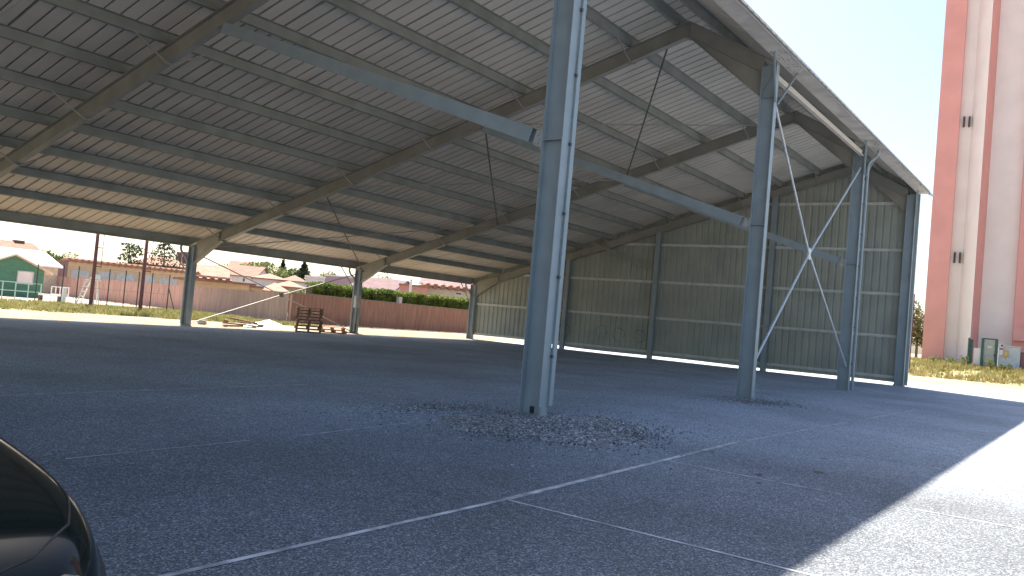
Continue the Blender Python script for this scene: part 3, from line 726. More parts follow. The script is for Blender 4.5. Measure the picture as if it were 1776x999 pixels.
def tree(D, px, pyb, pyt, wpx, kind, label, shape='round', zb_=0, n=2600, trunkf=.3, grp='trees beyond the houses', cat='tree'):
    p = at(px, 500, D); x, y = p.x, p.y; zt = zat(px, pyt, D); z0 = zb_; h = zt - z0
    rad = wpx / 2 / FPX * D * (2.0 if shape == 'round' else 2.9 if shape == 'cone' else 1.7)
    root = empty('tree', (x, y, z0), label, cat, grp)
    t = MB(); r0 = max(.12, h * .022)
    t.tube((x, y, z0), (x + .1, y, z0 + h * .5), r0, 8, r0 * .7); t.tube((x + .1, y, z0 + h * .5), (x, y + .1, z0 + h * .93), r0 * .7, 8, r0 * .15)
    cr = MB(); s = max(.10, D / 1449 * 2.0)
    if shape == 'round':
        k = 15
        for i in range(k):
            a = random.uniform(0, 6.28); q = random.uniform(.25, .8) * rad; zz = z0 + h * random.uniform(trunkf + .1, .88)
            f = 1 - abs((zz - z0) / h - .6) * .9; cx, cy = x + q * f * math.cos(a), y + q * f * math.sin(a); r = rad * random.uniform(.28, .5)
            t.tube((x, y, z0 + h * random.uniform(.3, .5)), (cx, cy, zz), r0 * .35, 5, .02)
            leaves(cr, (cx, cy, zz), r, r, r * .75, n // k, s)
    elif shape == 'cone':
        for i in range(14):
            f = i / 13; zz = z0 + h * (.15 + .85 * f); r = rad * (1.02 - f) * random.uniform(.85, 1.1) + .15; leaves(cr, (x, y, zz), r, r, h * .06, n // 14, s)
    elif shape == 'cedar':
        for i in range(11):
            f = i / 10; zz = z0 + h * (.45 + .52 * f); a = random.uniform(0, 6.28) + i * 2.4; q = rad * (1.1 - .75 * f) * random.uniform(.55, 1); cx, cy = x + q * math.cos(a) * .7, y + q * math.sin(a) * .7
            t.tube((x, y, zz - h * .05), (cx, cy, zz), r0 * .3, 5, .03); leaves(cr, (cx, cy, zz), rad * .42, rad * .42, h * .035, n // 11, s)
    t.build('trunk', BARK, root); cr.build('crown', LF[kind], root)
    return root

# hedge above fence 2
hg = MB(); hx0, hx1 = 26.8, 60.0; hy = 36.3
def hedge(x0, x1, y, z0, z1, label, n):
    root = empty('hedge', (x0, y, 0), label, 'hedge'); b = MB()
    core = MB(); core.box(x0 + .15, x1 - .15, y - .35, y + .35, .1, z1 - .18); core.build('core', BARK, root)
    for i in range(n):
        x = random.uniform(x0, x1); top = random.random() < .35
        z = z1 + random.gauss(0, .05) + .05 * math.sin(x * 2.1) if top else random.uniform(z0, z1); yy = y + random.uniform(-.5, .5) if top else y - .5 + random.gauss(0, .07) + .06 * math.sin(x * 3 + z * 2)
        p = Vector((x, yy, z)); a = Vector((random.gauss(0, 1), random.gauss(0, 1), random.gauss(0, 1))).normalized(); u = a.orthogonal().normalized(); w_ = a.cross(u); q = random.uniform(.04, .10)
        b.add([p - u * q, p + w_ * q * .6, p + u * q, p - w_ * q * .6], [(0, 1, 2, 3)])
    b.build('foliage', LF['hedge'], root)
hedge(26.3, 60.5, 36.3, 1.2, 2.68, 'long clipped green hedge standing above the red brown fence', 42000)
b = MB(); q = p2(722, 61.5); b.box(q.x - .18, q.x + .18, 35.3, 35.55, 0, 2.35); tag(b.build('concrete_post', Mt['concrete']), 'pale concrete post in front of the hedge above the red brown fence', 'post')

# ------------------------------------------------------------------ houses
T1 = tiles('terracotta tiles', (.30, .15, .105), (.20, .10, .07)); T2 = tiles('pale orange tiles', (.38, .20, .14), (.27, .135, .095)); T3 = tiles('purple brown tiles', (.20, .12, .13), (.14, .085, .095)); T4 = mat('white sheet roof', (.8, .79, .77), .5, var=.04)  # second tile set is a paler orange than the terracotta
WY = mat('yellow render', (.54, .39, .24), .9, var=.06); WB = mat('beige render', (.55, .47, .36), .9, var=.06); WW = mat('white render', (.66, .65, .64), .9, var=.05); WP = mat('pink render', (.5, .25, .22), .9, var=.06); WM = mat('mauve render', (.42, .31, .33), .9, var=.06); WMA = mat('maroon wall', (.22, .12, .13), .9, var=.1)
WN = mat('window shutter grey', (.42, .45, .46), .4, var=.1); WD = mat('dark window', (.06, .07, .09), .2); WG = mat('hut green boards', (.06, .19, .125), .7, var=.12, stretch=(1, 1, 8), vscale=2)
def house(name, label, cat, a, c, depth, ze, zr, kind, wm, rm, wins=(), chim=(), ov=.35, z0=0, grp=None, endwall=None, scallop=None, facade_gable=False):
    """a, c: facade end points (2D), a on the left seen from the camera; body extends away from the camera"""
    a = Vector((a[0], a[1], 0)); c = Vector((c[0], c[1], 0)); d = (c - a); L = d.length; d.normalize(); nb = Vector((-d.y, d.x, 0))
    mid = (a + c) / 2 - Vector((CAM.x, CAM.y, 0))
    if nb.dot(mid) < 0: nb = -nb
    root = empty(name, (a.x, a.y, z0), label, cat, grp)
    def P(s, t, z): v = a + d * s + nb * t; return Vector((v.x, v.y, z))
    wl = MB()
    if facade_gable: poly = [P(0, 0, z0), P(L, 0, z0), P(L, 0, ze), P(L / 2, 0, zr - .02), P(0, 0, ze)]; wl.prism(poly, nb * depth)
    elif kind == 'shed': wl.prism([P(0, 0, z0), P(0, depth, z0), P(0, depth, zr - .02), P(0, 0, ze)], d * L)
    elif kind == 'gable': wl.prism([P(0, 0, z0), P(0, depth, z0), P(0, depth, ze), P(0, depth / 2, zr - .02), P(0, 0, ze)], d * L)
    else: wl.prism([P(0, 0, z0), P(L, 0, z0), P(L, depth, z0), P(0, depth, z0)], (0, 0, ze - z0))
    wo = wl.build('wall', wm, root)
    r = MB(); th = Vector((0, 0, .14)); o = ov
    if facade_gable:
        dz = (zr - ze) * o / (L / 2)
        r.prism([P(-o, -o, ze - dz), P(L / 2, -o, zr), P(L / 2, -o, zr + .12), P(-o, -o, ze - dz + .12)], nb * (depth + 2 * o))
        r.prism([P(L + o, -o, ze - dz), P(L / 2, -o, zr), P(L / 2, -o, zr + .12), P(L + o, -o, ze - dz + .12)], nb * (depth + 2 * o))
    elif kind == 'gable':
        dz = (zr - ze) * o / (depth / 2)
        r.prism([P(-o, -o, ze - dz), P(-o, depth / 2, zr), P(-o, depth / 2, zr + .14), P(-o, -o, ze - dz + .14)], d * (L + 2 * o))
        r.prism([P(-o, depth + o, ze - dz), P(-o, depth / 2, zr), P(-o, depth / 2, zr + .14), P(-o, depth + o, ze - dz + .14)], d * (L + 2 * o))
    elif kind == 'shed':
        r.prism([P(-o, -o, ze + .01), P(-o, depth + o, zr + .01), P(-o, depth + o, zr + .15), P(-o, -o, ze + .15)], d * (L + 2 * o))
    elif kind == 'hip':
        h = min(depth / 2, L / 2 - .01)
        e = [P(-o, -o, ze), P(L + o, -o, ze), P(L + o, depth + o, ze), P(-o, depth + o, ze)]; e2 = [v + th for v in e]; t1, t2 = P(h, depth / 2, zr), P(L - h, depth / 2, zr)
        r.add(e + e2 + [t1, t2], [(3, 2, 1, 0), (0, 1, 5, 4), (1, 2, 6, 5), (2, 3, 7, 6), (3, 0, 4, 7), (4, 5, 9, 8), (6, 7, 8, 9), (5, 6, 9), (7, 4, 8)])
    elif kind == 'flat': r.prism([P(-o, -o, ze), P(L + o, -o, ze), P(L + o, depth + o, ze), P(-o, depth + o, ze)], (0, 0, .18))
    ro = r.build('roof', rm, root)
    if endwall:
        MB().prism([P(-.03, .02, z0), P(-.03, depth, z0), P(-.03, depth, zr), P(-.03, .02, ze)], d * .025).build('end_wall', endwall, root)
        MB().prism([P(-.06, depth * .35, 1.9), P(-.06, depth * .7, 1.9), P(-.06, depth * .7, 2.9), P(-.06, depth * .35, 2.9)], d * .025).build('end_window', WN, root)
    for (s, t, w_, hgt) in chim:
        MB().prism([P(s, t, ze), P(s + w_, t, ze), P(s + w_, t + w_, ze), P(s, t + w_, ze)], (0, 0, hgt)).build('chimney', WMA if name != 'house' else T3, ro)
    for (s, w_, zw0, zw1, wmm) in wins:
        f = MB(); q = .06
        for (s0, s1, z_0, z_1) in ((s, s + w_, zw0, zw0 + q), (s, s + w_, zw1 - q, zw1), (s, s + q, zw0 + q, zw1 - q), (s + w_ - q, s + w_, zw0 + q, zw1 - q)):
            f.prism([P(s0, -.05, z_0), P(s1, -.05, z_0), P(s1, .0, z_0), P(s0, .0, z_0)], (0, 0, z_1 - z_0))
        fo = f.build('window', WW if wmm is WD else WN, root)
        MB().prism([P(s + q, -.02, zw0 + q), P(s + w_ - q, -.02, zw0 + q), P(s + w_ - q, .0, zw0 + q), P(s + q, .0, zw0 + q)], (0, 0, zw1 - zw0 - 2 * q)).build('pane', wmm, fo)
    if scallop:
        sb = MB(); k = int(L / scallop)
        for i in range(k + 1):
            s = i * scallop; sb.tube(P(s, -o - .04, ze + .12), P(s, .9, ze + .16), scallop * .34, 8)
        sb.build('eave_tile', rm if kind != 'flat' else T2, ro)
    return root
def fac(px0, px1, D0, D1): return p2(px0, D0), p2(px1, D1)
def S(px, a, c):    # distance along the facade a->c at which pixel column px crosses it
    v = ray(px, 500); A = Vector((CAM.x, CAM.y)); dv = Vector((v.x, v.y)); d = (c - a).normalized()
    det = dv.x * (-d.y) + d.x * dv.y; r = a - A; return (dv.x * r.y - dv.y * r.x) / det
def win(px0, px1, py0, py1, a, c, m):
    s0, s1 = S(px0, a, c), S(px1, a, c); pm = a + (c - a).normalized() * ((s0 + s1) / 2); D = math.hypot(pm.x - CAM.x, pm.y - CAM.y); xm = (px0 + px1) / 2
    return (s0, s1 - s0, zat(xm, py1, D), zat(xm, py0, D), m)
# green hut
a, c = fac(-40, 74, 66, 67)
D = 66.5
house('hut', 'green wooden hut with a white shuttered window beside the tennis court', 'hut', a, c, 6, zat(74, 470, D), zat(18, 442, D), 'gable', WG, WB, [win(27, 56, 470, 493, a, c, WW)], ov=.5, facade_gable=True)
# white roofed hall behind
a, c = fac(-60, 97, 80, 82); house('hall', 'beige hall with a wide bright white roof behind the green hut', 'hall', a, c, 9, zat(95, 463, 82), zat(90, 441, 88), 'gable', WB, T4, ov=.3)
a, c = fac(-30, 67, 118, 120); house('house', 'distant pink tiled house with a dormer and chimney behind the white roof', 'house', a, c, 9, zat(60, 441, 120), zat(60, 424, 124), 'gable', WB, T1, [win(20, 28, 431, 440, a, c, WD)], [(S(38, a, c), 3.8, 1.1, zat(40, 416, 120) - zat(60, 441, 120)), (S(61, a, c), 3.5, 1.0, zat(64, 426, 120) - zat(60, 441, 120))])
# yellow school-like building
a = p2(114, 92); c = Vector((43.5, a.y - .8))
ws = [win(x0, x1, y0, y1, a, c, WN) for x0, x1, y0, y1 in ((120, 153, 468, 490), (166, 195, 471, 492), (199, 233, 474, 495), (242, 269, 477, 497), (274, 307, 482, 499))]
Dm = 85
pq = a + (c - a).normalized() * S(200, a, c); zes = zat(200, 461, math.hypot(pq.x - CAM.x, pq.y - CAM.y))
yb = house('school', 'long yellow building with a wavy tiled eave and a row of grey shuttered windows', 'building', a, c, 7, zes, zes - .55, 'shed', WY, T2, ws, ov=.12, scallop=.62, endwall=WMA)
# hipped roof behind it
a, c = fac(222, 330, 112, 112); house('house', 'hipped terracotta roof rising behind the yellow building', 'house', a, c, 12, zat(290, 463, 112), zat(290, 441, 116), 'hip', WB, T2, chim=[(S(301, a, c), 5, .7, 2.2), (S(312, a, c), 5, .7, 2.3)])
# centre village
def H(px0, px1, D0, D1, dep, pye, pyr, kind, wm, rm, label, wins=(), ov=.3, chim=(), scallop=None, fg=False, nm='house'):
    a, c = fac(px0, px1, D0, D1); Dm = (D0 + D1) / 2; xm = (px0 + px1) / 2
    chs = [(S(x, a, c), dep * .4, .7, zat(x, y, Dm) - zat(xm, pye, Dm)) for x, y in chim]
    return house(nm, label, 'house', a, c, dep, zat(xm, pye, Dm), zat(xm, pyr, Dm + (dep / 2 if kind in ('gable', 'hip') else dep)), kind, wm, rm, [win(*w_[:4], a, c, w_[4]) for w_ in wins], chs, ov, scallop=scallop, facade_gable=fg)
H(322, 392, 104, 104, 12, 479, 461, 'gable', WB, T2, 'long beige house with pale terracotta roof right of the left rear column')
H(325, 396, 84, 84, 5, 486, 484, 'shed', WB, T1, 'low beige annex with a scalloped red tile edge above the fence', wins=((352, 356, 479, 484, WD), (376, 380, 481, 486, WD)), scallop=.7)
H(330, 432, 78, 79, 6, 490, 489, 'flat', WY, T1, 'low yellow building with a red flat eave just above the pinkish fence', ov=.5)
H(386, 440, 122, 121, 10, 478, 461, 'gable', WW, T1, 'white walled house with a brown tiled roof and one dark window', wins=((419, 424, 482, 489, WD), (393, 397, 484, 487, WD)), chim=((413, 463),))
H(396, 452, 150, 150, 12, 470, 455, 'gable', WB, T1, 'distant brown tiled roof rising above the white walled house')
H(437, 494, 108, 108, 10, 485, 474, 'hip', WW, T2, 'white house with a pyramid of orange tiles left of the cypress')
H(452, 500, 92, 92, 10, 507, 490, 'hip', WB, T2, 'beige house with orange hipped roof just above the fence')
H(474, 527, 100, 100, 10, 499, 487, 'hip', WM, T2, 'mauve house with a broad hipped tile roof in front of the grey industrial shed')
H(424, 456, 84, 84, 5, 499, 497, 'flat', WY, T2, 'small yellow garden building behind the shrub above the fence', ov=.1)
H(488, 530, 125, 125, 10, 489, 477, 'hip', WW, T1, 'distant house with a pinkish brown hipped roof below the cypress')
H(528, 562, 112, 112, 14, 481, 480, 'flat', WW, T4, 'white rendered end of the industrial building above the hedge', ov=.1)
H(562, 640, 112, 110, 14, 481, 480, 'flat', WM, T4, 'mauve industrial shed with a thin white roof edge above the hedge', ov=.1)
H(592, 668, 92, 90, 12, 512, 482, 'gable', WM, T3, 'house with a dark mauve hipped roof left of the white canopy')
H(668, 735, 104, 104, 14, 499, 480, 'hip', WP, T4, 'pink house with a bright white pyramid roof above the hedge')
H(694, 742, 78, 78, 6, 497, 496, 'flat', WP, T2, 'low pink building with an orange roof edge behind the hedge', ov=.15)
H(740, 850, 80, 82, 7, 503, 502, 'flat', WB, T3, 'beige building with a white and red scalloped tile eave right above the hedge', scallop=.75, wins=((790, 802, 507, 512, WD),))
H(730, 870, 110, 110, 14, 498, 486, 'gable', WM, T3, 'long dark mauve roof behind the scalloped eave')
b = MB(); p = at(711, 510, 74); b.tube((p.x, p.y, 0), (p.x, p.y, zat(711, 484, 74)), .12, 8); tag(b.build('chimney_pole', WW), 'slim white pole rising from behind the hedge', 'pole')

# trees
tree(105, 218, 470, 421, 46, 'dark', 'open cedar tree with layered branches behind the yellow building', 'cedar', n=900)
tree(110, 279, 460, 413, 50, 'dark', 'dark conifer half hidden by the eave left of the left rear column', 'cone', n=1500)
tree(130, 98, 450, 436, 34, 'mid', 'small round green tree behind the white roofed hall', n=1200)
tree(190, 420, 470, 457, 36, 'pale', 'pale hazy tree top on the horizon above the brown roofs', n=900)
tree(185, 372, 470, 458, 30, 'pale', 'faint green tree top on the horizon near the left rear column', n=900)
tree(135, 458, 478, 449, 46, 'pale', 'broad pale green tree left of the tall poplar', n=3000)
tree(140, 487, 478, 454, 20, 'dark', 'narrow dark green tree between the two broad trees', 'cone', n=1500)
tree(138, 503, 480, 458, 30, 'mid', 'mid green tree beside the dark cypress', n=2000)
tree(132, 524, 480, 456, 28, 'dark', 'dense dark cypress above the tiled roofs', 'cone', n=2600)
tree(150, 555, 480, 469, 42, 'pale', 'low yellow green tree behind the industrial building', n=2000)
tree(150, 592, 485, 474, 34, 'pale', 'yellow green tree top left of the second rear column', n=1500)
tree(115, 655, 485, 474, 60, 'mid', 'green tree under the eave right of the second rear column', n=1800)
tree(80, 430, 510, 500, 26, 'hedge', 'round green shrub above the pinkish fence', n=900, trunkf=.1, cat='shrub', grp='shrubs above the fences')
tree(66, 512, 515, 499, 26, 'hedge', 'bright green shrub left of the clipped hedge', n=1000, trunkf=.1, cat='shrub', grp='shrubs above the fences')
tree(95, 1597, 620, 514, 40, 'rust', 'rust and green leafed tree between the hangar corner and the water tower', n=3000, trunkf=.05, zb_=.9, grp='trees by the tower')

# ------------------------------------------------------------------ court side things
RP = mat('dark red mast paint', (.11, .04, .045), .6, var=.15)
for k, (px, pyb) in enumerate(((157, 528), (243, 535))):
    p = at(px, pyb, 54.5); root = empty('floodlight_mast', (p.x, p.y, 0), ('dark red floodlight mast standing behind the umpire chair', 'dark red floodlight mast nearest the left rear column')[k], 'mast', 'floodlight masts by the court')
    MB().tube((p.x, p.y, 0), (p.x, p.y, 14), .11, 12, .05).build('mast', RP, root)
    b = MB(); q = Vector((p.x, p.y, 0)) + Vector((RGT.x, RGT.y, 0)).normalized() * .38
    b.tube((q.x, q.y, 2.3), (q.x, q.y, 13.6), .02, 6)
    for z in (2.4, 3.5, 4.6, 5.8, 7.2, 9, 11, 13): b.bar((p.x, p.y, z), (q.x, q.y, z), .05, .05, (0, 0, 1))
    b.build('climbing_rail', RP, root)
    b = MB(); b.box(p.x - .9, p.x + .9, p.y - .15, p.y + .15, 14, 14.25); b.build('lamp_bar', RP, root)
GP = mat('dark green post', (.04, .06, .045), .6)
root = empty('mesh_fence', (11.5, 43.4, 0), 'tall wire mesh fence on thin dark posts before the tennis court', 'fence')
pp = []
for px, pyb, pyt in ((60, 522, 468), (105, 524, 470), (131, 526, 472), (185, 528, 474), (213, 531, 475), (236, 533, 475), (259, 537, 477), (289, 536, 480)):
    p = at(px, pyb, 56.5); pp.append(Vector((p.x, p.y, 0))); MB().tube((p.x, p.y, 0), (p.x, p.y, 2.35), .035, 6).build('post', GP, root)
MB().tube(pp[-1] + Vector((.0, 0, 1.5)), pp[-1] + Vector((.5, -.1, 0)), .03, 6).build('stay', GP, root)
b = MB()
for z in (.3, 1.1, 2.3):
    for u, v in zip(pp[:-1], pp[1:]): b.tube(u + Vector((0, 0, z)), v + Vector((0, 0, z)), .007, 4)
u0, u1 = pp[0], pp[-1]; 
for u, v in zip(pp[:-1], pp[1:]):
    L = (v - u).length; k = int(L / .45)
    for i in range(k):
        a_ = u.lerp(v, i / k); c_ = u.lerp(v, min(1, (i + 1.8) / k))
        b.tube(a_ + Vector((0, 0, .3)), c_ + Vector((0, 0, 2.3)), .0035, 3, cap=False); b.tube(c_ + Vector((0, 0, .3)), a_ + Vector((0, 0, 2.3)), .0035, 3, cap=False)
b.build('wire', GP, root)
# umpire chair
WH = mat('white painted metal', (.75, .76, .75), .5)
p = at(153, 524, 57); rd = Vector((RGT.x, RGT.y, 0)).normalized(); fd = Vector((-rd.y, rd.x, 0)); o_ = Vector((p.x, p.y, 0))
root = empty('umpire_chair', o_, 'tall white umpire chair with a ladder beside the tennis court', 'chair')
b = MB()
for t in (-.3, .3):
    for s in (.35, .5): b.part().bar(o_ + rd * s + fd * t, o_ + rd * .30 + fd * t + Vector((0, 0, 1.55)), .05, .05, (1, 0, 0))
b.build('leg', WH, root)
b = MB()
for t in (-.25, .25): b.bar(o_ - rd * .62 + fd * t, o_ - rd * .12 + fd * t + Vector((0, 0, 1.55)), .06, .05, (1, 0, 0))
for k in range(1, 6): b.bar(o_ - rd * (.62 - .1 * k) - fd * .25 + Vector((0, 0, .3 * k - .05)), o_ - rd * (.62 - .1 * k) + fd * .25 + Vector((0, 0, .3 * k - .05)), .12, .05, (1, 0, 0))
b.build('ladder', WH, root)
b = MB(); b.prism([o_ - rd * .2 - fd * .3 + Vector((0, 0, 1.55)), o_ + rd * .5 - fd * .3 + Vector((0, 0, 1.55)), o_ + rd * .5 + fd * .3 + Vector((0, 0, 1.55)), o_ - rd * .2 + fd * .3 + Vector((0, 0, 1.55))], (0, 0, .06)); b.build('seat', WH, root)
b = MB(); b.bar(o_ + rd * .42 - fd * .28 + Vector((0, 0, 1.8)), o_ + rd * .42 + fd * .28 + Vector((0, 0, 1.8)), .3, .04, (0, 0, 1)); b.bar(o_ - rd * .15 + fd * .28 + Vector((0, 0, 1.72)), o_ + rd * .42 + fd * .28 + Vector((0, 0, 1.78)), .05, .04, (0, 0, 1)); b.build('backrest', WH, root)
# low railing by the hut
GRN = mat('pale green rail', (.3, .5, .42), .6)
def rail(px0, px1, D, pyb, h, m, label, name='railing'):
    a = at(px0, pyb, D); c = at(px1, pyb, D); a.z = 0; c.z = 0; root = empty(name, a, label, 'railing'); b = MB()
    for f in (.5, 1): b.part().tube(a + Vector((0, 0, h * f)), c + Vector((0, 0, h * f)), .03, 6)
    b.build('rail_bar', m, root); k = 4
    for i in range(k + 1): q = a.lerp(c, i / k); MB().tube(q, q + Vector((0, 0, h + .02)), .035, 6).build('post', m, root)
rail(-20, 70, 60, 512, 1.05, GRN, 'pale green tube railing in front of the green hut')
rail(88, 118, 62, 515, .95, WH, 'short white tube railing right of the green hut')
a = at(66, 515, 60); c = at(107, 520, 60)
root = empty('bench', (a.x, a.y, 0), 'long low white bench right of the green hut', 'bench'); MB().bar((a.x, a.y, .42), (c.x, c.y, .42), .45, .09, (RGT.y, -RGT.x, 0)).build('seat', WH, root)
b = MB()
for f in (.1, .9): q = a.lerp(c, f); b.part().box(q.x - .1, q.x + .1, q.y - .1, q.y + .1, 0, .38)
b.build('leg', GP, root)
p = at(109, 530, 55); tag(MB().box(p.x - .09, p.x + .09, p.y - .09, p.y + .09, 0, 1.0).build('bollard', WH), 'square white bollard standing at the edge of the meadow', 'bollard')

# ------------------------------------------------------------------ water tower, gate, cabinets
SAL = mat('salmon render', (.75, .345, .30), .9, var=.05, vscale=.5, bump=.05, bscale=8); CRM = mat('cream render', (.82, .73, .68), .9, var=.035, vscale=.6, bump=.05, bscale=8)
DT = 76.0; up_ = DT / FPX
o_ = at(1690, 620, DT); o_.z = 0; fdt = Vector((o_.x - CAM.x, o_.y - CAM.y, 0)).normalized(); rdt = Vector((fdt.y, -fdt.x, 0))
sc_ = 76.0 / FPX * .765
def TP(px, v): return o_ + rdt * ((px - 1690) * sc_) + fdt * v
tw = empty('water_tower', o_, 'tall salmon and cream water tower shaft rising beside the hangar', 'water tower')
ZT = 44
def panel(pts, m, name):
    b = MB(); b.prism([TP(*p) + Vector((0, 0, .5)) for p in pts], (0, 0, ZT)); return b.build(name, m, tw)
panel([(1596, 0), (1635, 0), (1635, 6), (1589.5, 6)], SAL, 'fin')
sh = panel([(1635.2, .55), (1657, .55), (1681, -1.6), (1681, 7), (1635.2, 7)], CRM, 'shaft')
panel([(1681.2, -1.6), (1694, .35), (1694, 7), (1681.2, 7)], SAL, 'fin')
panel([(1694.2, .35), (1752, .35), (1752, 9), (1694.2, 9)], CRM, 'shaft')
panel([(1752.2, -.2), (1800, -.2), (1830, 2), (1830, 9), (1752.2, 9)], SAL, 'fin')
panel([(1830.2, 2.5), (1880, 5), (1880, 12), (1830.2, 12)], CRM, 'shaft')
panel([(1602, 6.2), (1880, 12.2), (1880, 16), (1620, 14)], CRM, 'core')
for z in (9.15, 20.3):
    for x in (1641.2, 1650.8):
        v0 = .55 - 2.15 * (max(0, x + 1.6 - 1657)) / 24
        b = MB(); b.prism([TP(x, v0 - .12), TP(x + 3.6, v0 - .12 - .2), TP(x + 3.6, v0 + .3), TP(x, v0 + .3)], (0, 0, .85)); 
        for v in b.v: v.z += z
        b.build('window_slot', mat('slot dark', (.13, .09, .08), .8), tw)
b = MB(); q = TP(1758, .45); b.prism([TP(1752, -.9), TP(1776, -.9), TP(1776, -.21), TP(1752, -.21)], (0, 0, .95)); 
for v in b.v: v.z += 3.2
b.build('entrance_canopy', SAL, tw)
# gate and fence in front of tower
DGt = 70
def GPt(px, v=0): a_ = at(px, 620, DGt); a_.z = 0; return a_ + fdt * v
GRN2 = mat('dark green gate paint', (.045, .10, .085), .6); SLT = mat('grey gate slats', (.40, .42, .38), .5, var=.1)
zg = .93
g0, g1 = GPt(1703), GPt(1727)
root = empty('gate', g0 + Vector((0, 0, zg)), 'slatted grey gate in a dark green frame at the foot of the water tower', 'gate')
b = MB(); b.bar(g0 + Vector((0, 0, zg + 2.12)), g1 + Vector((0, 0, zg + 2.12)), .1, .1, (0, 0, 1)); b.build('frame', GRN2, root)
for q in (g0, g1): MB().box(q.x - .09, q.x + .09, q.y - .09, q.y + .09, zg - .1, zg + 2.15).build('post', GRN2, root)
b = MB(); n = 9
for i in range(n):
    q = g0.lerp(g1, (i + .8) / (n + .6)); b.tube(q + Vector((0, 0, zg + .1)), q + Vector((0, 0, zg + 2.05)), .045, 6)
b.build('slats', SLT, root)
q = g0.lerp(g1, .9) - fdt * .06; MB().box(q.x - .04, q.x + .04, q.y - .04, q.y + .04, zg + .9, zg + 1.05).build('handle', Mt['black'], root)
q = g0.lerp(g1, .5) - fdt * .06; b = MB(); b.bar(q - rdt * .14 + Vector((0, 0, zg + 1.55)), q + rdt * .14 + Vector((0, 0, zg + 1.55)), .12, .02, (0, 0, 1)); b.build('sign_plate', WW, root)
q = GPt(1690); root = empty('fence', q, 'narrow dark green fence panel left of the slatted gate', 'fence')
MB().prism([GPt(1679) + Vector((0, 0, zg)), GPt(1686) + Vector((0, 0, zg)), GPt(1686, .08) + Vector((0, 0, zg)), GPt(1679, .08) + Vector((0, 0, zg))], (0, 0, 2.0)).build('panel', GRN2, root)
MB().box(GPt(1679).x - .06, GPt(1679).x + .06, GPt(1679).y - .06, GPt(1679).y + .06, zg - .1, zg + 2.1).build('post', GRN2, root)
CAB = mat('pale grey blue cabinet', (.48, .52, .55), .6, var=.08)
b = MB(); b.prism([GPt(1688) + Vector((0, 0, zg - .1)), GPt(1700) + Vector((0, 0, zg - .1)), GPt(1700, .5) + Vector((0, 0, zg - .1)), GPt(1688, .5) + Vector((0, 0, zg - .1))], (0, 0, 1.5)); tag(b.build('low_wall', CRM), 'short pale wall between the green fence panel and the slatted gate', 'wall')
root = empty('utility_cabinet', GPt(1735), 'wide pale blue grey utility cabinet right of the slatted gate', 'cabinet')
MB().prism([GPt(1731) + Vector((0, 0, zg - .1)), GPt(1769) + Vector((0, 0, zg - .1)), GPt(1769, .8) + Vector((0, 0, zg - .1)), GPt(1731, .8) + Vector((0, 0, zg - .1))], (0, 0, 1.75)).build('housing', CAB, root)
MB().prism([GPt(1730, -.08) + Vector((0, 0, zg + 1.66)), GPt(1770, -.08) + Vector((0, 0, zg + 1.66)), GPt(1770, .9) + Vector((0, 0, zg + 1.66)), GPt(1730, .9) + Vector((0, 0, zg + 1.66))], (0, 0, .07)).build('lid', CAB, root)
def sign(px0, px1, z0, z1, m, label, v=-.12, extra=None):
    root = empty('sign', GPt(px0, v) + Vector((0, 0, z0)), label, 'sign')
    MB().prism([GPt(px0, v) + Vector((0, 0, z0)), GPt(px1, v) + Vector((0, 0, z0)), GPt(px1, v + .02) + Vector((0, 0, z0)), GPt(px0, v + .02) + Vector((0, 0, z0))], (0, 0, z1 - z0)).build('board', m, root)
    if extra: 
        for (f0, f1, h0, h1, mm) in extra:
            x0 = px0 + (px1 - px0) * f0; x1 = px0 + (px1 - px0) * f1; a0 = z0 + (z1 - z0) * h0; a1 = z0 + (z1 - z0) * h1
            MB().prism([GPt(x0, v - .012) + Vector((0, 0, a0)), GPt(x1, v - .012) + Vector((0, 0, a0)), GPt(x1, v - .003) + Vector((0, 0, a0)), GPt(x0, v - .003) + Vector((0, 0, a0))], (0, 0, a1 - a0)).build('sign_mark', mm, root)
PUR = mat('purple print', (.25, .08, .3), .6); YEL = mat('orange yellow sign', (.6, .33, .06), .6)
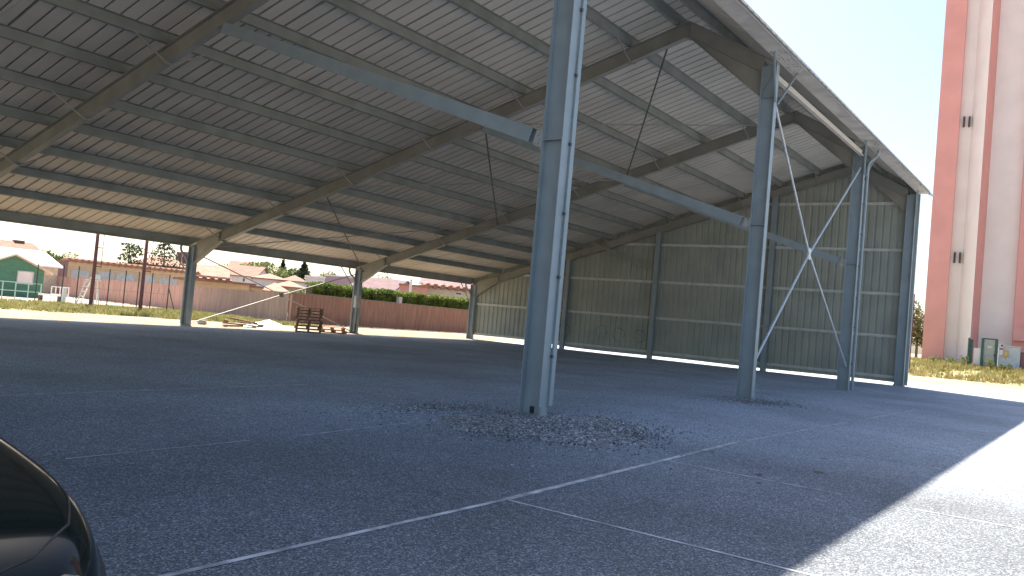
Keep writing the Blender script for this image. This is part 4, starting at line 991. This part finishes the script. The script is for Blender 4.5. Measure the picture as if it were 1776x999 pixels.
sign(1732, 1739, zg + 1.05, zg + 1.85, WW, 'white and purple notice right of the slatted gate', extra=[(.1, .9, .45, .62, PUR), (.35, .9, .75, .9, Mt['black'])])
sign(1739.5, 1748, zg + .9, zg + 1.4, YEL, 'orange yellow warning sign on the utility cabinet', extra=[(.25, .75, .3, .7, WB)])
root = empty('utility_cabinet', GPt(1773), 'dark brown cabinet at the right edge beside the pale utility cabinet', 'cabinet')
MB().prism([GPt(1770.5, .1) + Vector((0, 0, zg - .1)), GPt(1800, .1) + Vector((0, 0, zg - .1)), GPt(1800, .8) + Vector((0, 0, zg - .1)), GPt(1770.5, .8) + Vector((0, 0, zg - .1))], (0, 0, 1.4)).build('housing', WMA, root)
MB().prism([GPt(1770.5, .05) + Vector((0, 0, zg + 1.3)), GPt(1800, .05) + Vector((0, 0, zg + 1.3)), GPt(1800, .85) + Vector((0, 0, zg + 1.3)), GPt(1770.5, .85) + Vector((0, 0, zg + 1.3))], (0, 0, .06)).build('lid', WMA, root)
# slim red pole just right of the hangar corner
p = at(1579, 600, 60); tag(MB().tube((p.x, p.y, .5), (p.x, p.y, zat(1587, 510, 60)), .06, 8).build('red_pole', RP), 'slim dark red pole just beyond the hangar corner', 'pole')
# weeds at the tower foot
def weed(px, D, h, label):
    p = at(px, 620, D); z = gz(p.x, p.y); root = empty('weed', (p.x, p.y, z), label, 'weed', 'weeds at the foot of the tower'); b = MB(); s_ = MB()
    for k in range(9):
        a = random.uniform(0, 6.28); q = random.uniform(.1, .4); tp = Vector((p.x + q * math.cos(a), p.y + q * math.sin(a), z + h * random.uniform(.6, 1))); s_.tube((p.x, p.y, z), tp, .012, 4)
        leaves(b, tp - Vector((0, 0, .1)), .14, .14, .2, 26, .05)
    s_.build('stem', GR2, root); b.build('foliage', LF['pale'], root)
weed(1673, 69, .9, 'bushy green weed left of the green fence panel'); weed(1720, 68.5, .8, 'pale flowering weed in front of the slatted gate'); weed(1745, 68.7, .5, 'low weed in front of the utility cabinet'); weed(1622, 70, .6, 'dry weed at the foot of the salmon fin'); weed(1650, 70, .6, 'dry weed at the foot of the cream shaft')
